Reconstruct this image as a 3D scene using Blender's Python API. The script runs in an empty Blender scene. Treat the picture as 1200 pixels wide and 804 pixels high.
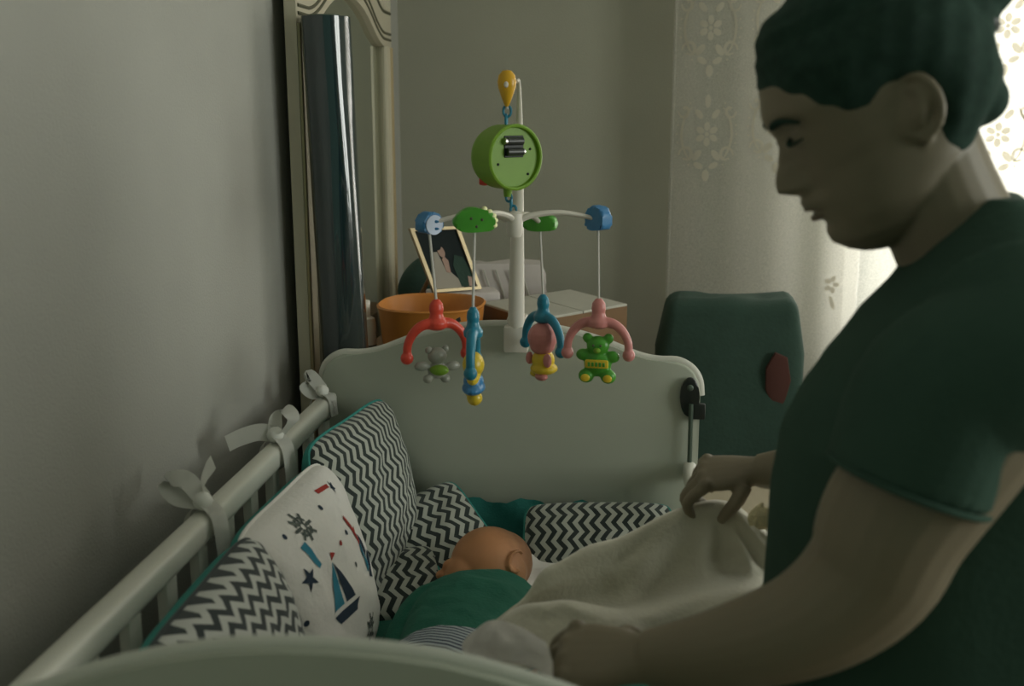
import bpy, bmesh, math, random
from mathutils import Vector, Matrix, noise
random.seed(7)
V = Vector
PI = math.pi
scene = bpy.context.scene
C = scene.collection

# ------------------------------------------------------------------ camera, world, light, exposure
FPX = 1250.0
PITCH = math.atan(272 / FPX)
YAW = math.atan(133 / FPX * math.cos(PITCH))
CAM = V((0, 0, 1.42))
cam_data = bpy.data.cameras.new('camera')
cam_data.sensor_width = 36.0
cam_data.lens = FPX * 36.0 / 1200.0
cam_data.clip_start = 0.02
cam_data.dof.use_dof = True
cam_data.dof.focus_distance = 1.85
cam_data.dof.aperture_fstop = 4.5
cam = bpy.data.objects.new('camera', cam_data)
cam.location = CAM
cam.rotation_euler = (PI / 2 - PITCH, 0, YAW)
C.objects.link(cam)
scene.camera = cam

world = bpy.data.worlds.new('overcast_daylight')
scene.world = world
world.use_nodes = True
bgn = world.node_tree.nodes['Background']
bgn.inputs['Color'].default_value = (0.62, 1.0, 0.76, 1)
bgn.inputs['Strength'].default_value = 0.15

sun = bpy.data.lights.new('window_daylight', 'AREA')
sun.shape = 'RECTANGLE'
sun.size = 1.28
sun.size_y = 1.64
sun.energy = 62
sun.color = (1.0, 0.97, 0.92)
sun_o = bpy.data.objects.new('window_daylight', sun)
sun_o.location = (1.26, 3.28, 1.52)
sun_o.rotation_euler = (-PI / 2, 0, 0)
C.objects.link(sun_o)

sky2 = bpy.data.lights.new('side_window_daylight', 'AREA')
sky2.shape = 'RECTANGLE'
sky2.size = 1.3
sky2.size_y = 1.35
sky2.energy = 45
sky2.color = (0.97, 1.0, 0.93)
sky2_o = bpy.data.objects.new('side_window_daylight', sky2)
sky2_o.location = (2.78, 0.85, 1.60)
sky2_o.rotation_euler = (0, PI / 2, 0)
C.objects.link(sky2_o)

vs = scene.view_settings
vs.view_transform = 'Standard'
vs.look = 'None'
vs.gamma = 1.0
vs.use_curve_mapping = False
vs.exposure = 0.0

_F = V((-math.sin(YAW) * math.cos(PITCH), math.cos(YAW) * math.cos(PITCH), -math.sin(PITCH)))
_R = V((math.cos(YAW), math.sin(YAW), 0))
_U = _R.cross(_F)


def at(x, y, Y):
    """survey point: where the sight line through a photo pixel meets the plane at depth Y"""
    d = _F * FPX + _R * (x - 600) - _U * (y - 402)
    return CAM + d * (Y / d.y)


# ------------------------------------------------------------------ materials
def mat(name, col, rough=0.6, var=0.06, scale=30.0, bump=0.0, bscale=200.0, metal=0.0, spec=0.5, coat=0.0, sheen=0.0, sss=0.0):
    m = bpy.data.materials.new(name)
    m.use_nodes = True
    nt = m.node_tree
    n, l = nt.nodes, nt.links
    b = n['Principled BSDF']
    b.inputs['Roughness'].default_value = rough
    b.inputs['Metallic'].default_value = metal
    b.inputs['Specular IOR Level'].default_value = spec
    b.inputs['Coat Weight'].default_value = coat
    b.inputs['Sheen Weight'].default_value = sheen
    if sss:
        b.inputs['Subsurface Weight'].default_value = sss
        b.inputs['Subsurface Radius'].default_value = (0.01, 0.004, 0.002)
    tc = n.new('ShaderNodeTexCoord')
    nz = n.new('ShaderNodeTexNoise')
    nz.inputs['Scale'].default_value = scale
    nz.inputs['Detail'].default_value = 4
    l.new(tc.outputs['Object'], nz.inputs['Vector'])
    mx = n.new('ShaderNodeMix')
    mx.data_type = 'RGBA'
    c = V(col[:3])
    mx.inputs[6].default_value = (*(c * (1 - var)), 1)
    mx.inputs[7].default_value = (*(c * (1 + var)), 1)
    l.new(nz.outputs['Fac'], mx.inputs[0])
    l.new(mx.outputs[2], b.inputs['Base Color'])
    if bump:
        n2 = n.new('ShaderNodeTexNoise')
        n2.inputs['Scale'].default_value = bscale
        n2.inputs['Detail'].default_value = 3
        l.new(tc.outputs['Object'], n2.inputs['Vector'])
        bp = n.new('ShaderNodeBump')
        bp.inputs['Strength'].default_value = bump
        bp.inputs['Distance'].default_value = 0.004
        l.new(n2.outputs['Fac'], bp.inputs['Height'])
        l.new(bp.outputs['Normal'], b.inputs['Normal'])
    return m


def math_node(nt, op, a=None, b=None):
    nd = nt.nodes.new('ShaderNodeMath')
    nd.operation = op
    for i, s in enumerate((a, b)):
        if s is None:
            continue
        if isinstance(s, (int, float)):
            nd.inputs[i].default_value = s
        else:
            nt.links.new(s, nd.inputs[i])
    return nd.outputs[0]


def chevron(name, dark, light, period=0.019, wave=0.03, amp=0.010, vertical=False):
    m = mat(name, light, 0.85, sheen=0.2)
    nt = m.node_tree
    n, l = nt.nodes, nt.links
    b = n['Principled BSDF']
    uv = n.new('ShaderNodeUVMap')
    sp = n.new('ShaderNodeSeparateXYZ')
    l.new(uv.outputs[0], sp.inputs[0])
    a, c = (sp.outputs[0], sp.outputs[1]) if not vertical else (sp.outputs[1], sp.outputs[0])
    tri = math_node(nt, 'PINGPONG', a, wave / 2)
    tri = math_node(nt, 'MULTIPLY', tri, amp / (wave / 2))
    s = math_node(nt, 'ADD', c, tri)
    s = math_node(nt, 'DIVIDE', s, period)
    s = math_node(nt, 'FRACT', s)
    s = math_node(nt, 'GREATER_THAN', s, 0.5)
    mx = n.new('ShaderNodeMix')
    mx.data_type = 'RGBA'
    mx.inputs[6].default_value = (*dark, 1)
    mx.inputs[7].default_value = (*light, 1)
    l.new(s, mx.inputs[0])
    l.new(mx.outputs[2], b.inputs['Base Color'])
    return m


def stripes(name, dark, light, period=0.008):
    m = mat(name, light, 0.9)
    nt = m.node_tree
    n, l = nt.nodes, nt.links
    tc = n.new('ShaderNodeTexCoord')
    sp = n.new('ShaderNodeSeparateXYZ')
    l.new(tc.outputs['Object'], sp.inputs[0])
    s = math_node(nt, 'ADD', sp.outputs[1], math_node(nt, 'MULTIPLY', sp.outputs[0], 0.35))
    s = math_node(nt, 'DIVIDE', s, period)
    s = math_node(nt, 'FRACT', s)
    s = math_node(nt, 'GREATER_THAN', s, 0.45)
    mx = n.new('ShaderNodeMix')
    mx.data_type = 'RGBA'
    mx.inputs[6].default_value = (*dark, 1)
    mx.inputs[7].default_value = (*light, 1)
    l.new(s, mx.inputs[0])
    l.new(mx.outputs[2], n['Principled BSDF'].inputs['Base Color'])
    return m


def sheer(name, col, clear=0.3, transl=0.45, weave=900.0):
    """thin woven cloth: part open weave, part light passing through the threads"""
    m = bpy.data.materials.new(name)
    m.use_nodes = True
    nt = m.node_tree
    n, l = nt.nodes, nt.links
    n.remove(n['Principled BSDF'])
    out = n['Material Output']
    df = n.new('ShaderNodeBsdfDiffuse')
    tl = n.new('ShaderNodeBsdfTranslucent')
    tp = n.new('ShaderNodeBsdfTransparent')
    df.inputs['Color'].default_value = (*col, 1)
    tl.inputs['Color'].default_value = (*col, 1)
    tc = n.new('ShaderNodeTexCoord')
    nz = n.new('ShaderNodeTexNoise')
    nz.inputs['Scale'].default_value = 320
    l.new(tc.outputs['Object'], nz.inputs['Vector'])
    f = math_node(nt, 'MULTIPLY', nz.outputs['Fac'], clear * 2)
    a = n.new('ShaderNodeMixShader')
    a.inputs[0].default_value = transl
    l.new(df.outputs[0], a.inputs[1])
    l.new(tl.outputs[0], a.inputs[2])
    b = n.new('ShaderNodeMixShader')
    l.new(f, b.inputs[0])
    l.new(a.outputs[0], b.inputs[1])
    l.new(tp.outputs[0], b.inputs[2])
    l.new(b.outputs[0], out.inputs['Surface'])
    return m


M = {}
M['wall_l'] = mat('grey_wallpaper', (0.385, 0.385, 0.345), 0.8, 0.05, 8, 0.25, 260)
M['wall_b'] = mat('beige_wallpaper', (0.385, 0.385, 0.305), 0.8, 0.05, 8, 0.25, 260)
M['ceil'] = mat('ceiling_paint', (0.75, 0.75, 0.72), 0.9)
M['floor'] = mat('floor_laminate', (0.28, 0.19, 0.12), 0.5, 0.2, 6)
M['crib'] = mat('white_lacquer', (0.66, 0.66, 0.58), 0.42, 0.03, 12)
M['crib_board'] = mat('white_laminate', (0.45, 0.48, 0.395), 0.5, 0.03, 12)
M['plastic_w'] = mat('white_plastic', (0.72, 0.68, 0.60), 0.4, 0.03)
M['black_pl'] = mat('black_plastic', (0.012, 0.018, 0.015), 0.4)
M['steel'] = mat('grey_rod', (0.10, 0.14, 0.11), 0.4, metal=0.4)
M['green'] = mat('lime_plastic', (0.17, 0.33, 0.02), 0.5)
M['green2'] = mat('leaf_green_plastic', (0.07, 0.33, 0.03), 0.35)
M['yellow'] = mat('amber_plastic', (0.72, 0.40, 0.02), 0.3)
M['yellow2'] = mat('yellow_plastic', (0.70, 0.50, 0.03), 0.35)
M['blue'] = mat('blue_plastic', (0.04, 0.20, 0.42), 0.35)
M['palewhite'] = mat('pale_blue_white_plastic', (0.60, 0.68, 0.85), 0.35)
M['teal'] = mat('teal_plastic', (0.015, 0.20, 0.30), 0.35)
M['red'] = mat('coral_red_plastic', (0.68, 0.065, 0.035), 0.35)
M['pink'] = mat('pink_plastic', (0.62, 0.24, 0.22), 0.35)
M['pig'] = mat('rosy_plastic', (0.58, 0.22, 0.20), 0.4)
M['lemon'] = mat('pale_yellow_paint', (0.85, 0.85, 0.45), 0.4)
M['clear'] = mat('milky_plastic', (0.30, 0.31, 0.26), 0.3)
M['cord'] = mat('white_cord', (0.62, 0.60, 0.55), 0.8)
M['dark'] = mat('dark_recess', (0.01, 0.015, 0.012), 0.5)
M['batt'] = mat('battery_sleeve', (0.03, 0.035, 0.03), 0.35)
M['chrome'] = mat('battery_cap', (0.7, 0.7, 0.68), 0.3, metal=1)
M['chevA'] = chevron('chevron_cotton', (0.022, 0.035, 0.035), (0.56, 0.58, 0.54), 0.0195, 0.034, 0.0125)
M['chevC'] = chevron('chevron_cotton_upright', (0.018, 0.03, 0.027), (0.46, 0.48, 0.42), 0.0195, 0.034, 0.0125, True)
M['tealcloth'] = mat('teal_cotton', (0.04, 0.27, 0.235), 0.9, 0.1, 40, 0.3, 300)
M['sheet'] = mat('dark_teal_sheet', (0.02, 0.15, 0.10), 0.9, 0.1, 40, 0.3, 200)
M['printwhite'] = mat('white_print_cotton', (0.84, 0.82, 0.78), 0.9, 0.04, 30, 0.25, 120)
M['ink_navy'] = mat('ink_navy', (0.02, 0.04, 0.07), 0.9)
M['ink_teal'] = mat('ink_teal', (0.04, 0.25, 0.36), 0.9)
M['ink_red'] = mat('ink_red', (0.40, 0.04, 0.03), 0.9)
M['ink_grey'] = mat('ink_grey', (0.10, 0.12, 0.11), 0.9)
M['ribbon'] = mat('white_ribbon', (0.80, 0.80, 0.74), 0.7, 0.04)
M['blanket'] = mat('cream_fleece', (0.56, 0.54, 0.43), 0.95, 0.06, 25, 0.4, 160, sheen=0.3)
M['crochet'] = mat('cream_crochet', (0.70, 0.62, 0.38), 0.95, 0.3, 160, 0.8, 300)
M['babyskin'] = mat('baby_skin', (0.50, 0.23, 0.10), 0.55, 0.12, 25, sss=0.08)


def downy_scalp(m):
    """thin brown down growing on the back and crown of the baby's head"""
    nt = m.node_tree
    n, l = nt.nodes, nt.links
    b = n['Principled BSDF']
    src = b.inputs['Base Color'].links[0].from_socket
    tc = n.new('ShaderNodeTexCoord')
    sp = n.new('ShaderNodeSeparateXYZ')
    l.new(tc.outputs['Object'], sp.inputs[0])
    d = math_node(nt, 'ADD', math_node(nt, 'MULTIPLY', math_node(nt, 'ADD', sp.outputs[0], 0.204), 0.65), math_node(nt, 'MULTIPLY', math_node(nt, 'ADD', sp.outputs[1], -1.605), 0.75))
    nz = n.new('ShaderNodeTexNoise')
    nz.inputs['Scale'].default_value = 90
    l.new(tc.outputs['Object'], nz.inputs['Vector'])
    d = math_node(nt, 'ADD', d, math_node(nt, 'MULTIPLY', nz.outputs['Fac'], 0.02))
    mr = n.new('ShaderNodeMapRange')
    mr.interpolation_type = 'SMOOTHSTEP'
    mr.inputs[1].default_value = -0.005
    mr.inputs[2].default_value = 0.055
    mr.inputs[4].default_value = 0.85
    l.new(d, mr.inputs[0])
    mx = n.new('ShaderNodeMix')
    mx.data_type = 'RGBA'
    l.new(mr.outputs[0], mx.inputs[0])
    l.new(src, mx.inputs[6])
    mx.inputs[7].default_value = (0.20, 0.10, 0.05, 1)
    l.new(mx.outputs[2], b.inputs['Base Color'])


downy_scalp(M['babyskin'])
M['shirtgreen'] = mat('green_jersey', (0.010, 0.125, 0.080), 0.9, 0.1, 40, 0.3, 200)
M['stripe'] = stripes('navy_striped_jersey', (0.02, 0.03, 0.06), (0.42, 0.48, 0.50))
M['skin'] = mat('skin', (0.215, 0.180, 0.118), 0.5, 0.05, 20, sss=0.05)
M['lip'] = mat('lip_colour', (0.19, 0.145, 0.098), 0.5)
M['hair'] = mat('dark_hair', (0.024, 0.052, 0.038), 0.85, 0.4, 90, spec=0.15)
M['tshirt'] = mat('black_jersey', (0.044, 0.086, 0.063), 0.95, 0.1, 30, 0.2, 150, spec=0.15)
M['trouser'] = mat('dark_trouser_cloth', (0.03, 0.035, 0.035), 0.9)
M['cream_wood'] = mat('cream_lacquered_wood', (0.52, 0.48, 0.36), 0.45, 0.05, 10)
M['groove'] = mat('groove_paint', (0.10, 0.10, 0.06), 0.6)
M['mirror'] = mat('mirror_silver', (0.75, 0.78, 0.72), 0.03, 0.0, metal=1)
M['gold'] = mat('gilt_edge', (0.50, 0.40, 0.24), 0.4, metal=0.6)
M['wood_d'] = mat('brown_wood', (0.20, 0.11, 0.045), 0.5, 0.2, 14)
M['wrap'] = mat('dark_glossy_wrap', (0.012, 0.03, 0.035), 0.14, 0.2, 10, 0.05, 40, spec=0.8, coat=1.0)
M['orange'] = mat('orange_plastic', (0.55, 0.21, 0.035), 0.5, 0.05)
M['card_w'] = mat('white_laminate_lid', (0.50, 0.49, 0.42), 0.6)
M['pack'] = mat('pinkish_white_pack', (0.62, 0.57, 0.54), 0.5, 0.08, 40)
M['photo_dark'] = mat('photo_dark', (0.012, 0.02, 0.02), 0.7, spec=0.2)
M['photo_white'] = mat('photo_dress', (0.40, 0.37, 0.31), 0.7, spec=0.2)
M['photo_skin'] = mat('photo_skin', (0.35, 0.20, 0.13), 0.4)
M['chair'] = mat('dark_upholstery', (0.030, 0.066, 0.048), 0.9, 0.2, 30, 0.3, 120)
M['beige'] = mat('beige_cloth', (0.36, 0.32, 0.22), 0.9)
M['redcloth'] = mat('dark_red_cloth', (0.085, 0.030, 0.022), 0.9)
M['curtain'] = sheer('sheer_voile', (0.62, 0.61, 0.54), 0.30, 0.5)
M['embroid'] = sheer('embroidery_thread', (0.60, 0.57, 0.47), 0.05, 0.30)
M['winframe'] = mat('white_window_frame', (0.8, 0.8, 0.78), 0.4)
M['brass'] = mat('brass', (0.5, 0.35, 0.12), 0.35, metal=0.8)


def glass_mat():
    m = bpy.data.materials.new('window_glass')
    m.use_nodes = True
    nt = m.node_tree
    n, l = nt.nodes, nt.links
    n.remove(n['Principled BSDF'])
    tp = n.new('ShaderNodeBsdfTransparent')
    gl = n.new('ShaderNodeBsdfGlossy')
    gl.inputs['Roughness'].default_value = 0.02
    mx = n.new('ShaderNodeMixShader')
    mx.inputs[0].default_value = 0.06
    l.new(tp.outputs[0], mx.inputs[1])
    l.new(gl.outputs[0], mx.inputs[2])
    l.new(mx.outputs[0], n['Material Output'].inputs['Surface'])
    return m


M['glass'] = glass_mat()


# ------------------------------------------------------------------ helpers
def link(o, parent=None):
    C.objects.link(o)
    if parent is not None:
        o.parent = parent
        o.matrix_parent_inverse = parent.matrix_basis.inverted()
    return o


def obj(name, bm, m, parent=None, smooth=True, mod=None):
    """link a bmesh, given in world coordinates, as one mesh object"""
    me = bpy.data.meshes.new(name)
    bmesh.ops.recalc_face_normals(bm, faces=bm.faces)
    bm.to_mesh(me)
    bm.free()
    return mobj(name, me, m, parent, smooth)


def mobj(name, me, m, parent=None, smooth=True):
    for mm in (m if isinstance(m, (list, tuple)) else [m]):
        me.materials.append(M[mm])
    if smooth:
        me.shade_smooth()
        try:
            me.set_sharp_from_angle(angle=math.radians(38))
        except Exception:
            pass
    o = bpy.data.objects.new(name, me)
    return link(o, parent)


def tag(o, label, cat, group=None):
    o['label'] = label
    o['category'] = cat
    if group:
        o['group'] = group
    return o


def thing(name, label, cat, loc=(0, 0, 0), group=None):
    o = bpy.data.objects.new(name, None)
    o.empty_display_size = 0.05
    o.location = loc
    C.objects.link(o)
    return tag(o, label, cat, group)


def struct(name, bm, m, parent=None, smooth=False):
    o = obj(name, bm, m, parent, smooth)
    if parent is None:
        o['kind'] = 'structure'
    return o


def nb():
    return bmesh.new()


def box(bm, x0, x1, y0, y1, z0, z1, bevel=0.0, seg=2, mtx=None):
    vs_ = []
    for x in (x0, x1):
        for y in (y0, y1):
            for z in (z0, z1):
                vs_.append(bm.verts.new((x, y, z)))
    fs = []
    for q in ((0, 1, 3, 2), (4, 6, 7, 5), (0, 4, 5, 1), (2, 3, 7, 6), (0, 2, 6, 4), (1, 5, 7, 3)):
        fs.append(bm.faces.new([vs_[i] for i in q]))
    geo = list({e for f in fs for e in f.edges})
    if mtx is not None:
        for v in vs_:
            v.co = mtx @ v.co
    if bevel:
        bmesh.ops.bevel(bm, geom=geo, offset=bevel, segments=seg, profile=0.5, affect='EDGES')
    return bm


def prism(bm, pts, axis_from, axis_to, bevel=0.0, seg=2):
    """extrude closed outline: pts list of Vector at 'from' side; shift vector to 'to' side"""
    sh = V(axis_to) - V(axis_from)
    a = [bm.verts.new(p) for p in pts]
    b = [bm.verts.new(p + sh) for p in pts]
    n = len(pts)
    f1 = bm.faces.new(a)
    f2 = bm.faces.new(list(reversed(b)))
    for i in range(n):
        bm.faces.new((a[i], b[i], b[(i + 1) % n], a[(i + 1) % n]))
    if bevel:
        ed = list(f1.edges) + list(f2.edges)
        bmesh.ops.bevel(bm, geom=ed, offset=bevel, segments=seg, profile=0.5, affect='EDGES')
    return bm


def cr(pts, k):
    """Catmull-Rom through points (Vectors or floats), k steps per span"""
    P = list(pts)
    out = []
    n = len(P)
    for i in range(n - 1):
        p0 = P[i - 1] if i > 0 else P[i] * 2 - P[i + 1]
        p1, p2 = P[i], P[i + 1]
        p3 = P[i + 2] if i + 2 < n else P[i + 1] * 2 - P[i]
        for j in range(k):
            t = j / k
            out.append((p1 * 2 + (p2 - p0) * t + (p0 * 2 - p1 * 5 + p2 * 4 - p3) * t * t + (p1 * 3 - p0 - p2 * 3 + p3) * t ** 3) * 0.5)
    out.append(P[-1])
    return out


def tube(bm, pts, r, n=10, flat=1.0, up=(0, 0, 1), k=0, cap=True):
    pts = [V(p) for p in pts]
    if isinstance(r, (int, float)):
        r = [r] * len(pts)
    r = list(r)
    if k:
        pts = cr(pts, k)
        r = cr([float(a) for a in r], k)
    up = V(up).normalized()
    rings = []
    m = len(pts)
    t0 = (pts[1] - pts[0]).normalized()
    s = t0.cross(up)
    if s.length < 1e-3:
        s = t0.cross(V((1, 0, 0)))
    s.normalize()
    for i, p in enumerate(pts):
        t = (pts[min(i + 1, m - 1)] - pts[max(i - 1, 0)])
        if t.length < 1e-9:
            t = t0
        t.normalize()
        s = (s - t * s.dot(t))
        if s.length < 1e-6:
            s = t.orthogonal()
        s.normalize()
        w = s.cross(t).normalized()
        rings.append([bm.verts.new(p + s * (math.cos(2 * PI * j / n) * r[i]) + w * (math.sin(2 * PI * j / n) * r[i] * flat)) for j in range(n)])
    for a, b in zip(rings, rings[1:]):
        for j in range(n):
            bm.faces.new((a[j], a[(j + 1) % n], b[(j + 1) % n], b[j]))
    if cap:
        bm.faces.new(list(reversed(rings[0])))
        bm.faces.new(rings[-1])
    return bm


def ell(bm, c, r, rot=None, u=16, v=10):
    mt = Matrix.Translation(V(c))
    if rot is not None:
        mt = mt @ rot.to_4x4()
    if isinstance(r, (int, float)):
        r = (r, r, r)
    mt = mt @ Matrix.Diagonal((*r, 1))
    bmesh.ops.create_uvsphere(bm, u_segments=u, v_segments=v, radius=1.0, matrix=mt)
    return bm


def lathe(bm, prof, mtx=None, n=24):
    """prof: (r, z) pairs from bottom to top"""
    rings = []
    for r, z in prof:
        rings.append([bm.verts.new((r * math.cos(2 * PI * j / n), r * math.sin(2 * PI * j / n), z)) for j in range(n)] if r > 1e-6 else [bm.verts.new((0, 0, z))])
    for a, b in zip(rings, rings[1:]):
        for j in range(n):
            q = [a[j % len(a)], a[(j + 1) % len(a)], b[(j + 1) % len(b)], b[j % len(b)]]
            u = []
            for x in q:
                if x not in u:
                    u.append(x)
            if len(u) > 2:
                bm.faces.new(u)
    for rg, rev in ((rings[0], True), (rings[-1], False)):
        if len(rg) > 1:
            bm.faces.new(list(reversed(rg)) if rev else rg)
    if mtx is not None:
        for rg in rings:
            for v in rg:
                v.co = mtx @ v.co
    return bm


def loft(bm, rings, cap=True):
    rs = [[bm.verts.new(p) for p in ring] for ring in rings]
    n = len(rs[0])
    for a, b in zip(rs, rs[1:]):
        for j in range(n):
            bm.faces.new((a[j], a[(j + 1) % n], b[(j + 1) % n], b[j]))
    if cap:
        bm.faces.new(list(reversed(rs[0])))
        bm.faces.new(rs[-1])
    return bm


def remesh(bm, voxel, smooth=5, factor=0.5):
    """fuse overlapping closed volumes into one continuous skin"""
    me = bpy.data.meshes.new('fused')
    bmesh.ops.recalc_face_normals(bm, faces=bm.faces)
    bm.to_mesh(me)
    bm.free()
    o = bpy.data.objects.new('fused', me)
    C.objects.link(o)
    md = o.modifiers.new('r', 'REMESH')
    md.mode = 'VOXEL'
    md.voxel_size = voxel
    sm = o.modifiers.new('s', 'SMOOTH')
    sm.factor = factor
    sm.iterations = smooth
    dg = bpy.context.evaluated_depsgraph_get()
    dg.update()
    out = bpy.data.meshes.new_from_object(o.evaluated_get(dg))
    bpy.data.objects.remove(o)
    bpy.data.meshes.remove(me)
    return out


def lerp_tab(tab, x):
    if x <= tab[0][0]:
        return tab[0][1]
    for (a, va), (b, vb) in zip(tab, tab[1:]):
        if x <= b:
            t = (x - a) / (b - a)
            t = t * t * (3 - 2 * t) * 0.4 + t * 0.6
            return va + (vb - va) * t
    return tab[-1][1]


def frame_mtx(o, xdir, ydir):
    """right-handed frame: local x = xdir, local y ~ ydir, local z = normal"""
    x = V(xdir).normalized()
    z = x.cross(V(ydir)).normalized()
    y = z.cross(x)
    mt = Matrix((x, y, z)).transposed().to_4x4()
    mt.translation = V(o)
    return mt


# ------------------------------------------------------------------ the room
XL, XR, YB, YF, ZC = -0.638, 2.5, 3.05, -1.8, 2.6
WX0, WX1, WZ0, WZ1 = 0.62, 1.90, 0.90, 2.30
VZ0 = 0.72
struct('floor', box(nb(), XL - 0.1, XR + 0.1, YF, YB + 0.2, -0.1, 0), 'floor')
struct('ceiling', box(nb(), XL - 0.1, XR + 0.1, YF, YB + 0.2, ZC, ZC + 0.1), 'ceil')
struct('wall_left', box(nb(), XL - 0.1, XL, YF, YB + 0.2, 0, ZC), 'wall_l')
SY0, SY1 = 0.15, 1.55
bm = nb()
box(bm, XR, XR + 0.2, YF, SY0, 0, ZC)
box(bm, XR, XR + 0.2, SY1, YB + 0.2, 0, ZC)
box(bm, XR, XR + 0.2, SY0, SY1, 0, WZ0)
box(bm, XR, XR + 0.2, SY0, SY1, WZ1, ZC)
struct('wall_right', bm, 'wall_b')
bm = nb()
for a in ((SY0, SY0 + 0.06, WZ0, WZ1), (SY1 - 0.06, SY1, WZ0, WZ1), (SY0 + 0.06, SY1 - 0.06, WZ0, WZ0 + 0.06), (SY0 + 0.06, SY1 - 0.06, WZ1 - 0.06, WZ1), (0.82, 0.88, WZ0 + 0.06, WZ1 - 0.06)):
    box(bm, XR + 0.09, XR + 0.15, a[0], a[1], a[2], a[3], 0.004)
win2 = struct('window_2', bm, 'winframe')
for y0, y1 in ((SY0 + 0.06, 0.82), (0.88, SY1 - 0.06)):
    obj('pane', box(nb(), XR + 0.117, XR + 0.123, y0, y1, WZ0 + 0.06, WZ1 - 0.06), 'glass', win2, False)
bm = nb()
box(bm, XL, WX0, YB, YB + 0.2, 0, ZC)
box(bm, WX1, XR, YB, YB + 0.2, 0, ZC)
box(bm, WX0, WX1, YB, YB + 0.2, 0, VZ0)
box(bm, WX0, WX1, YB, YB + 0.2, WZ1, ZC)
struct('wall_back', bm, 'wall_b')
struct('baseboard_back', box(nb(), XL, XR, YB - 0.015, YB, 0, 0.08, 0.004), 'winframe')
struct('baseboard_left', box(nb(), XL, XL + 0.015, YF, YB - 0.015, 0, 0.08, 0.004), 'winframe')
bm = nb()
for a in ((WX0, WX0 + 0.06, VZ0, WZ1), (WX1 - 0.06, WX1, VZ0, WZ1), (WX0 + 0.06, WX1 - 0.06, VZ0, VZ0 + 0.06), (WX0 + 0.06, WX1 - 0.06, WZ1 - 0.06, WZ1), (1.27, 1.33, VZ0 + 0.06, WZ1 - 0.06)):
    box(bm, a[0], a[1], YB + 0.09, YB + 0.15, a[2], a[3], 0.004)
win = struct('window_1', bm, 'winframe')
for x0, x1 in ((WX0 + 0.06, 1.27), (1.33, WX1 - 0.06)):
    obj('pane', box(nb(), x0, x1, YB + 0.117, YB + 0.123, VZ0 + 0.06, WZ1 - 0.06), 'glass', win, False)
obj('window_sill', box(nb(), WX0 - 0.05, WX1 + 0.05, YB - 0.06, YB + 0.09, VZ0 - 0.035, VZ0, 0.006), 'winframe', win)

# ------------------------------------------------------------------ curtain with embroidery
CX0, CX1, CZ0, CZ1, CY = 0.125, 2.0, 0.06, 2.38, 2.92


def fold(x, z):
    k = 0.55 + 0.45 * min(1, max(0, (2.4 - z) / 1.6))
    return CY + k * (0.011 * math.sin(x * 23 + 0.6 * math.sin(z * 1.3)) + 0.004 * math.sin(x * 47 + 1.0 + 0.4 * z) + 0.006 * math.sin(x * 11 + z))


ct = thing('lace_curtain', 'sheer white lace curtain with embroidered flowers hanging in front of the bright window', 'curtain', (1.0, CY, CZ0))
bm = nb()
nx, nz_ = 360, 30
grid = [[bm.verts.new((CX0 + (CX1 - CX0) * i / nx, fold(CX0 + (CX1 - CX0) * i / nx, CZ0 + (CZ1 - CZ0) * j / nz_), CZ0 + (CZ1 - CZ0) * j / nz_)) for i in range(nx + 1)] for j in range(nz_ + 1)]
for j in range(nz_):
    for i in range(nx):
        bm.faces.new((grid[j][i], grid[j][i + 1], grid[j + 1][i + 1], grid[j + 1][i]))
obj('voile', bm, 'curtain', ct)
obj('side_hem', tube(nb(), [(CX0, fold(CX0, CZ0 + 2.32 * j / 24), CZ0 + 2.32 * j / 24) for j in range(25)], 0.004, 6), 'curtain', ct)


def pet(bm, cx, cz, poly, ox, oz, off=0.0025):
    """flat embroidered patch: fan of three rings laid on the folded cloth"""
    P = lambda x, z: bm.verts.new((ox + x, fold(ox + x, oz + z) - off, oz + z))
    c = P(cx, cz)
    prev = None
    n = len(poly)
    for s in (0.5, 1.0):
        ring = [P(cx + (x - cx) * s, cz + (z - cz) * s) for x, z in poly]
        for i in range(n):
            if prev is None:
                bm.faces.new((c, ring[i], ring[(i + 1) % n]))
            else:
                bm.faces.new((prev[i], ring[i], ring[(i + 1) % n], prev[(i + 1) % n]))
        prev = ring


def blob(bm, cx, cz, rx, rz, ang, ox, oz, n=9):
    ca, sa = math.cos(ang), math.sin(ang)
    pet(bm, cx, cz, [(cx + rx * math.cos(t) * ca - rz * math.sin(t) * sa, cz + rx * math.cos(t) * sa + rz * math.sin(t) * ca) for t in [2 * PI * i / n for i in range(n)]], ox, oz)


def scroll(bm, pts, w, ox, oz):
    prev = None
    m = len(pts)
    for i, (x, z) in enumerate(pts):
        a, b = pts[max(i - 1, 0)], pts[min(i + 1, m - 1)]
        dx, dz = b[0] - a[0], b[1] - a[1]
        L = math.hypot(dx, dz) or 1
        ww = w * (0.35 + 0.65 * math.sin(PI * i / (m - 1)))
        q = []
        for s in (-1, 1):
            xx, zz = x - dz / L * ww * s, z + dx / L * ww * s
            q.append(bm.verts.new((ox + xx, fold(ox + xx, oz + zz) - 0.0025, oz + zz)))
        if prev:
            bm.faces.new((prev[0], prev[1], q[1], q[0]))
        prev = q


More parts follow.
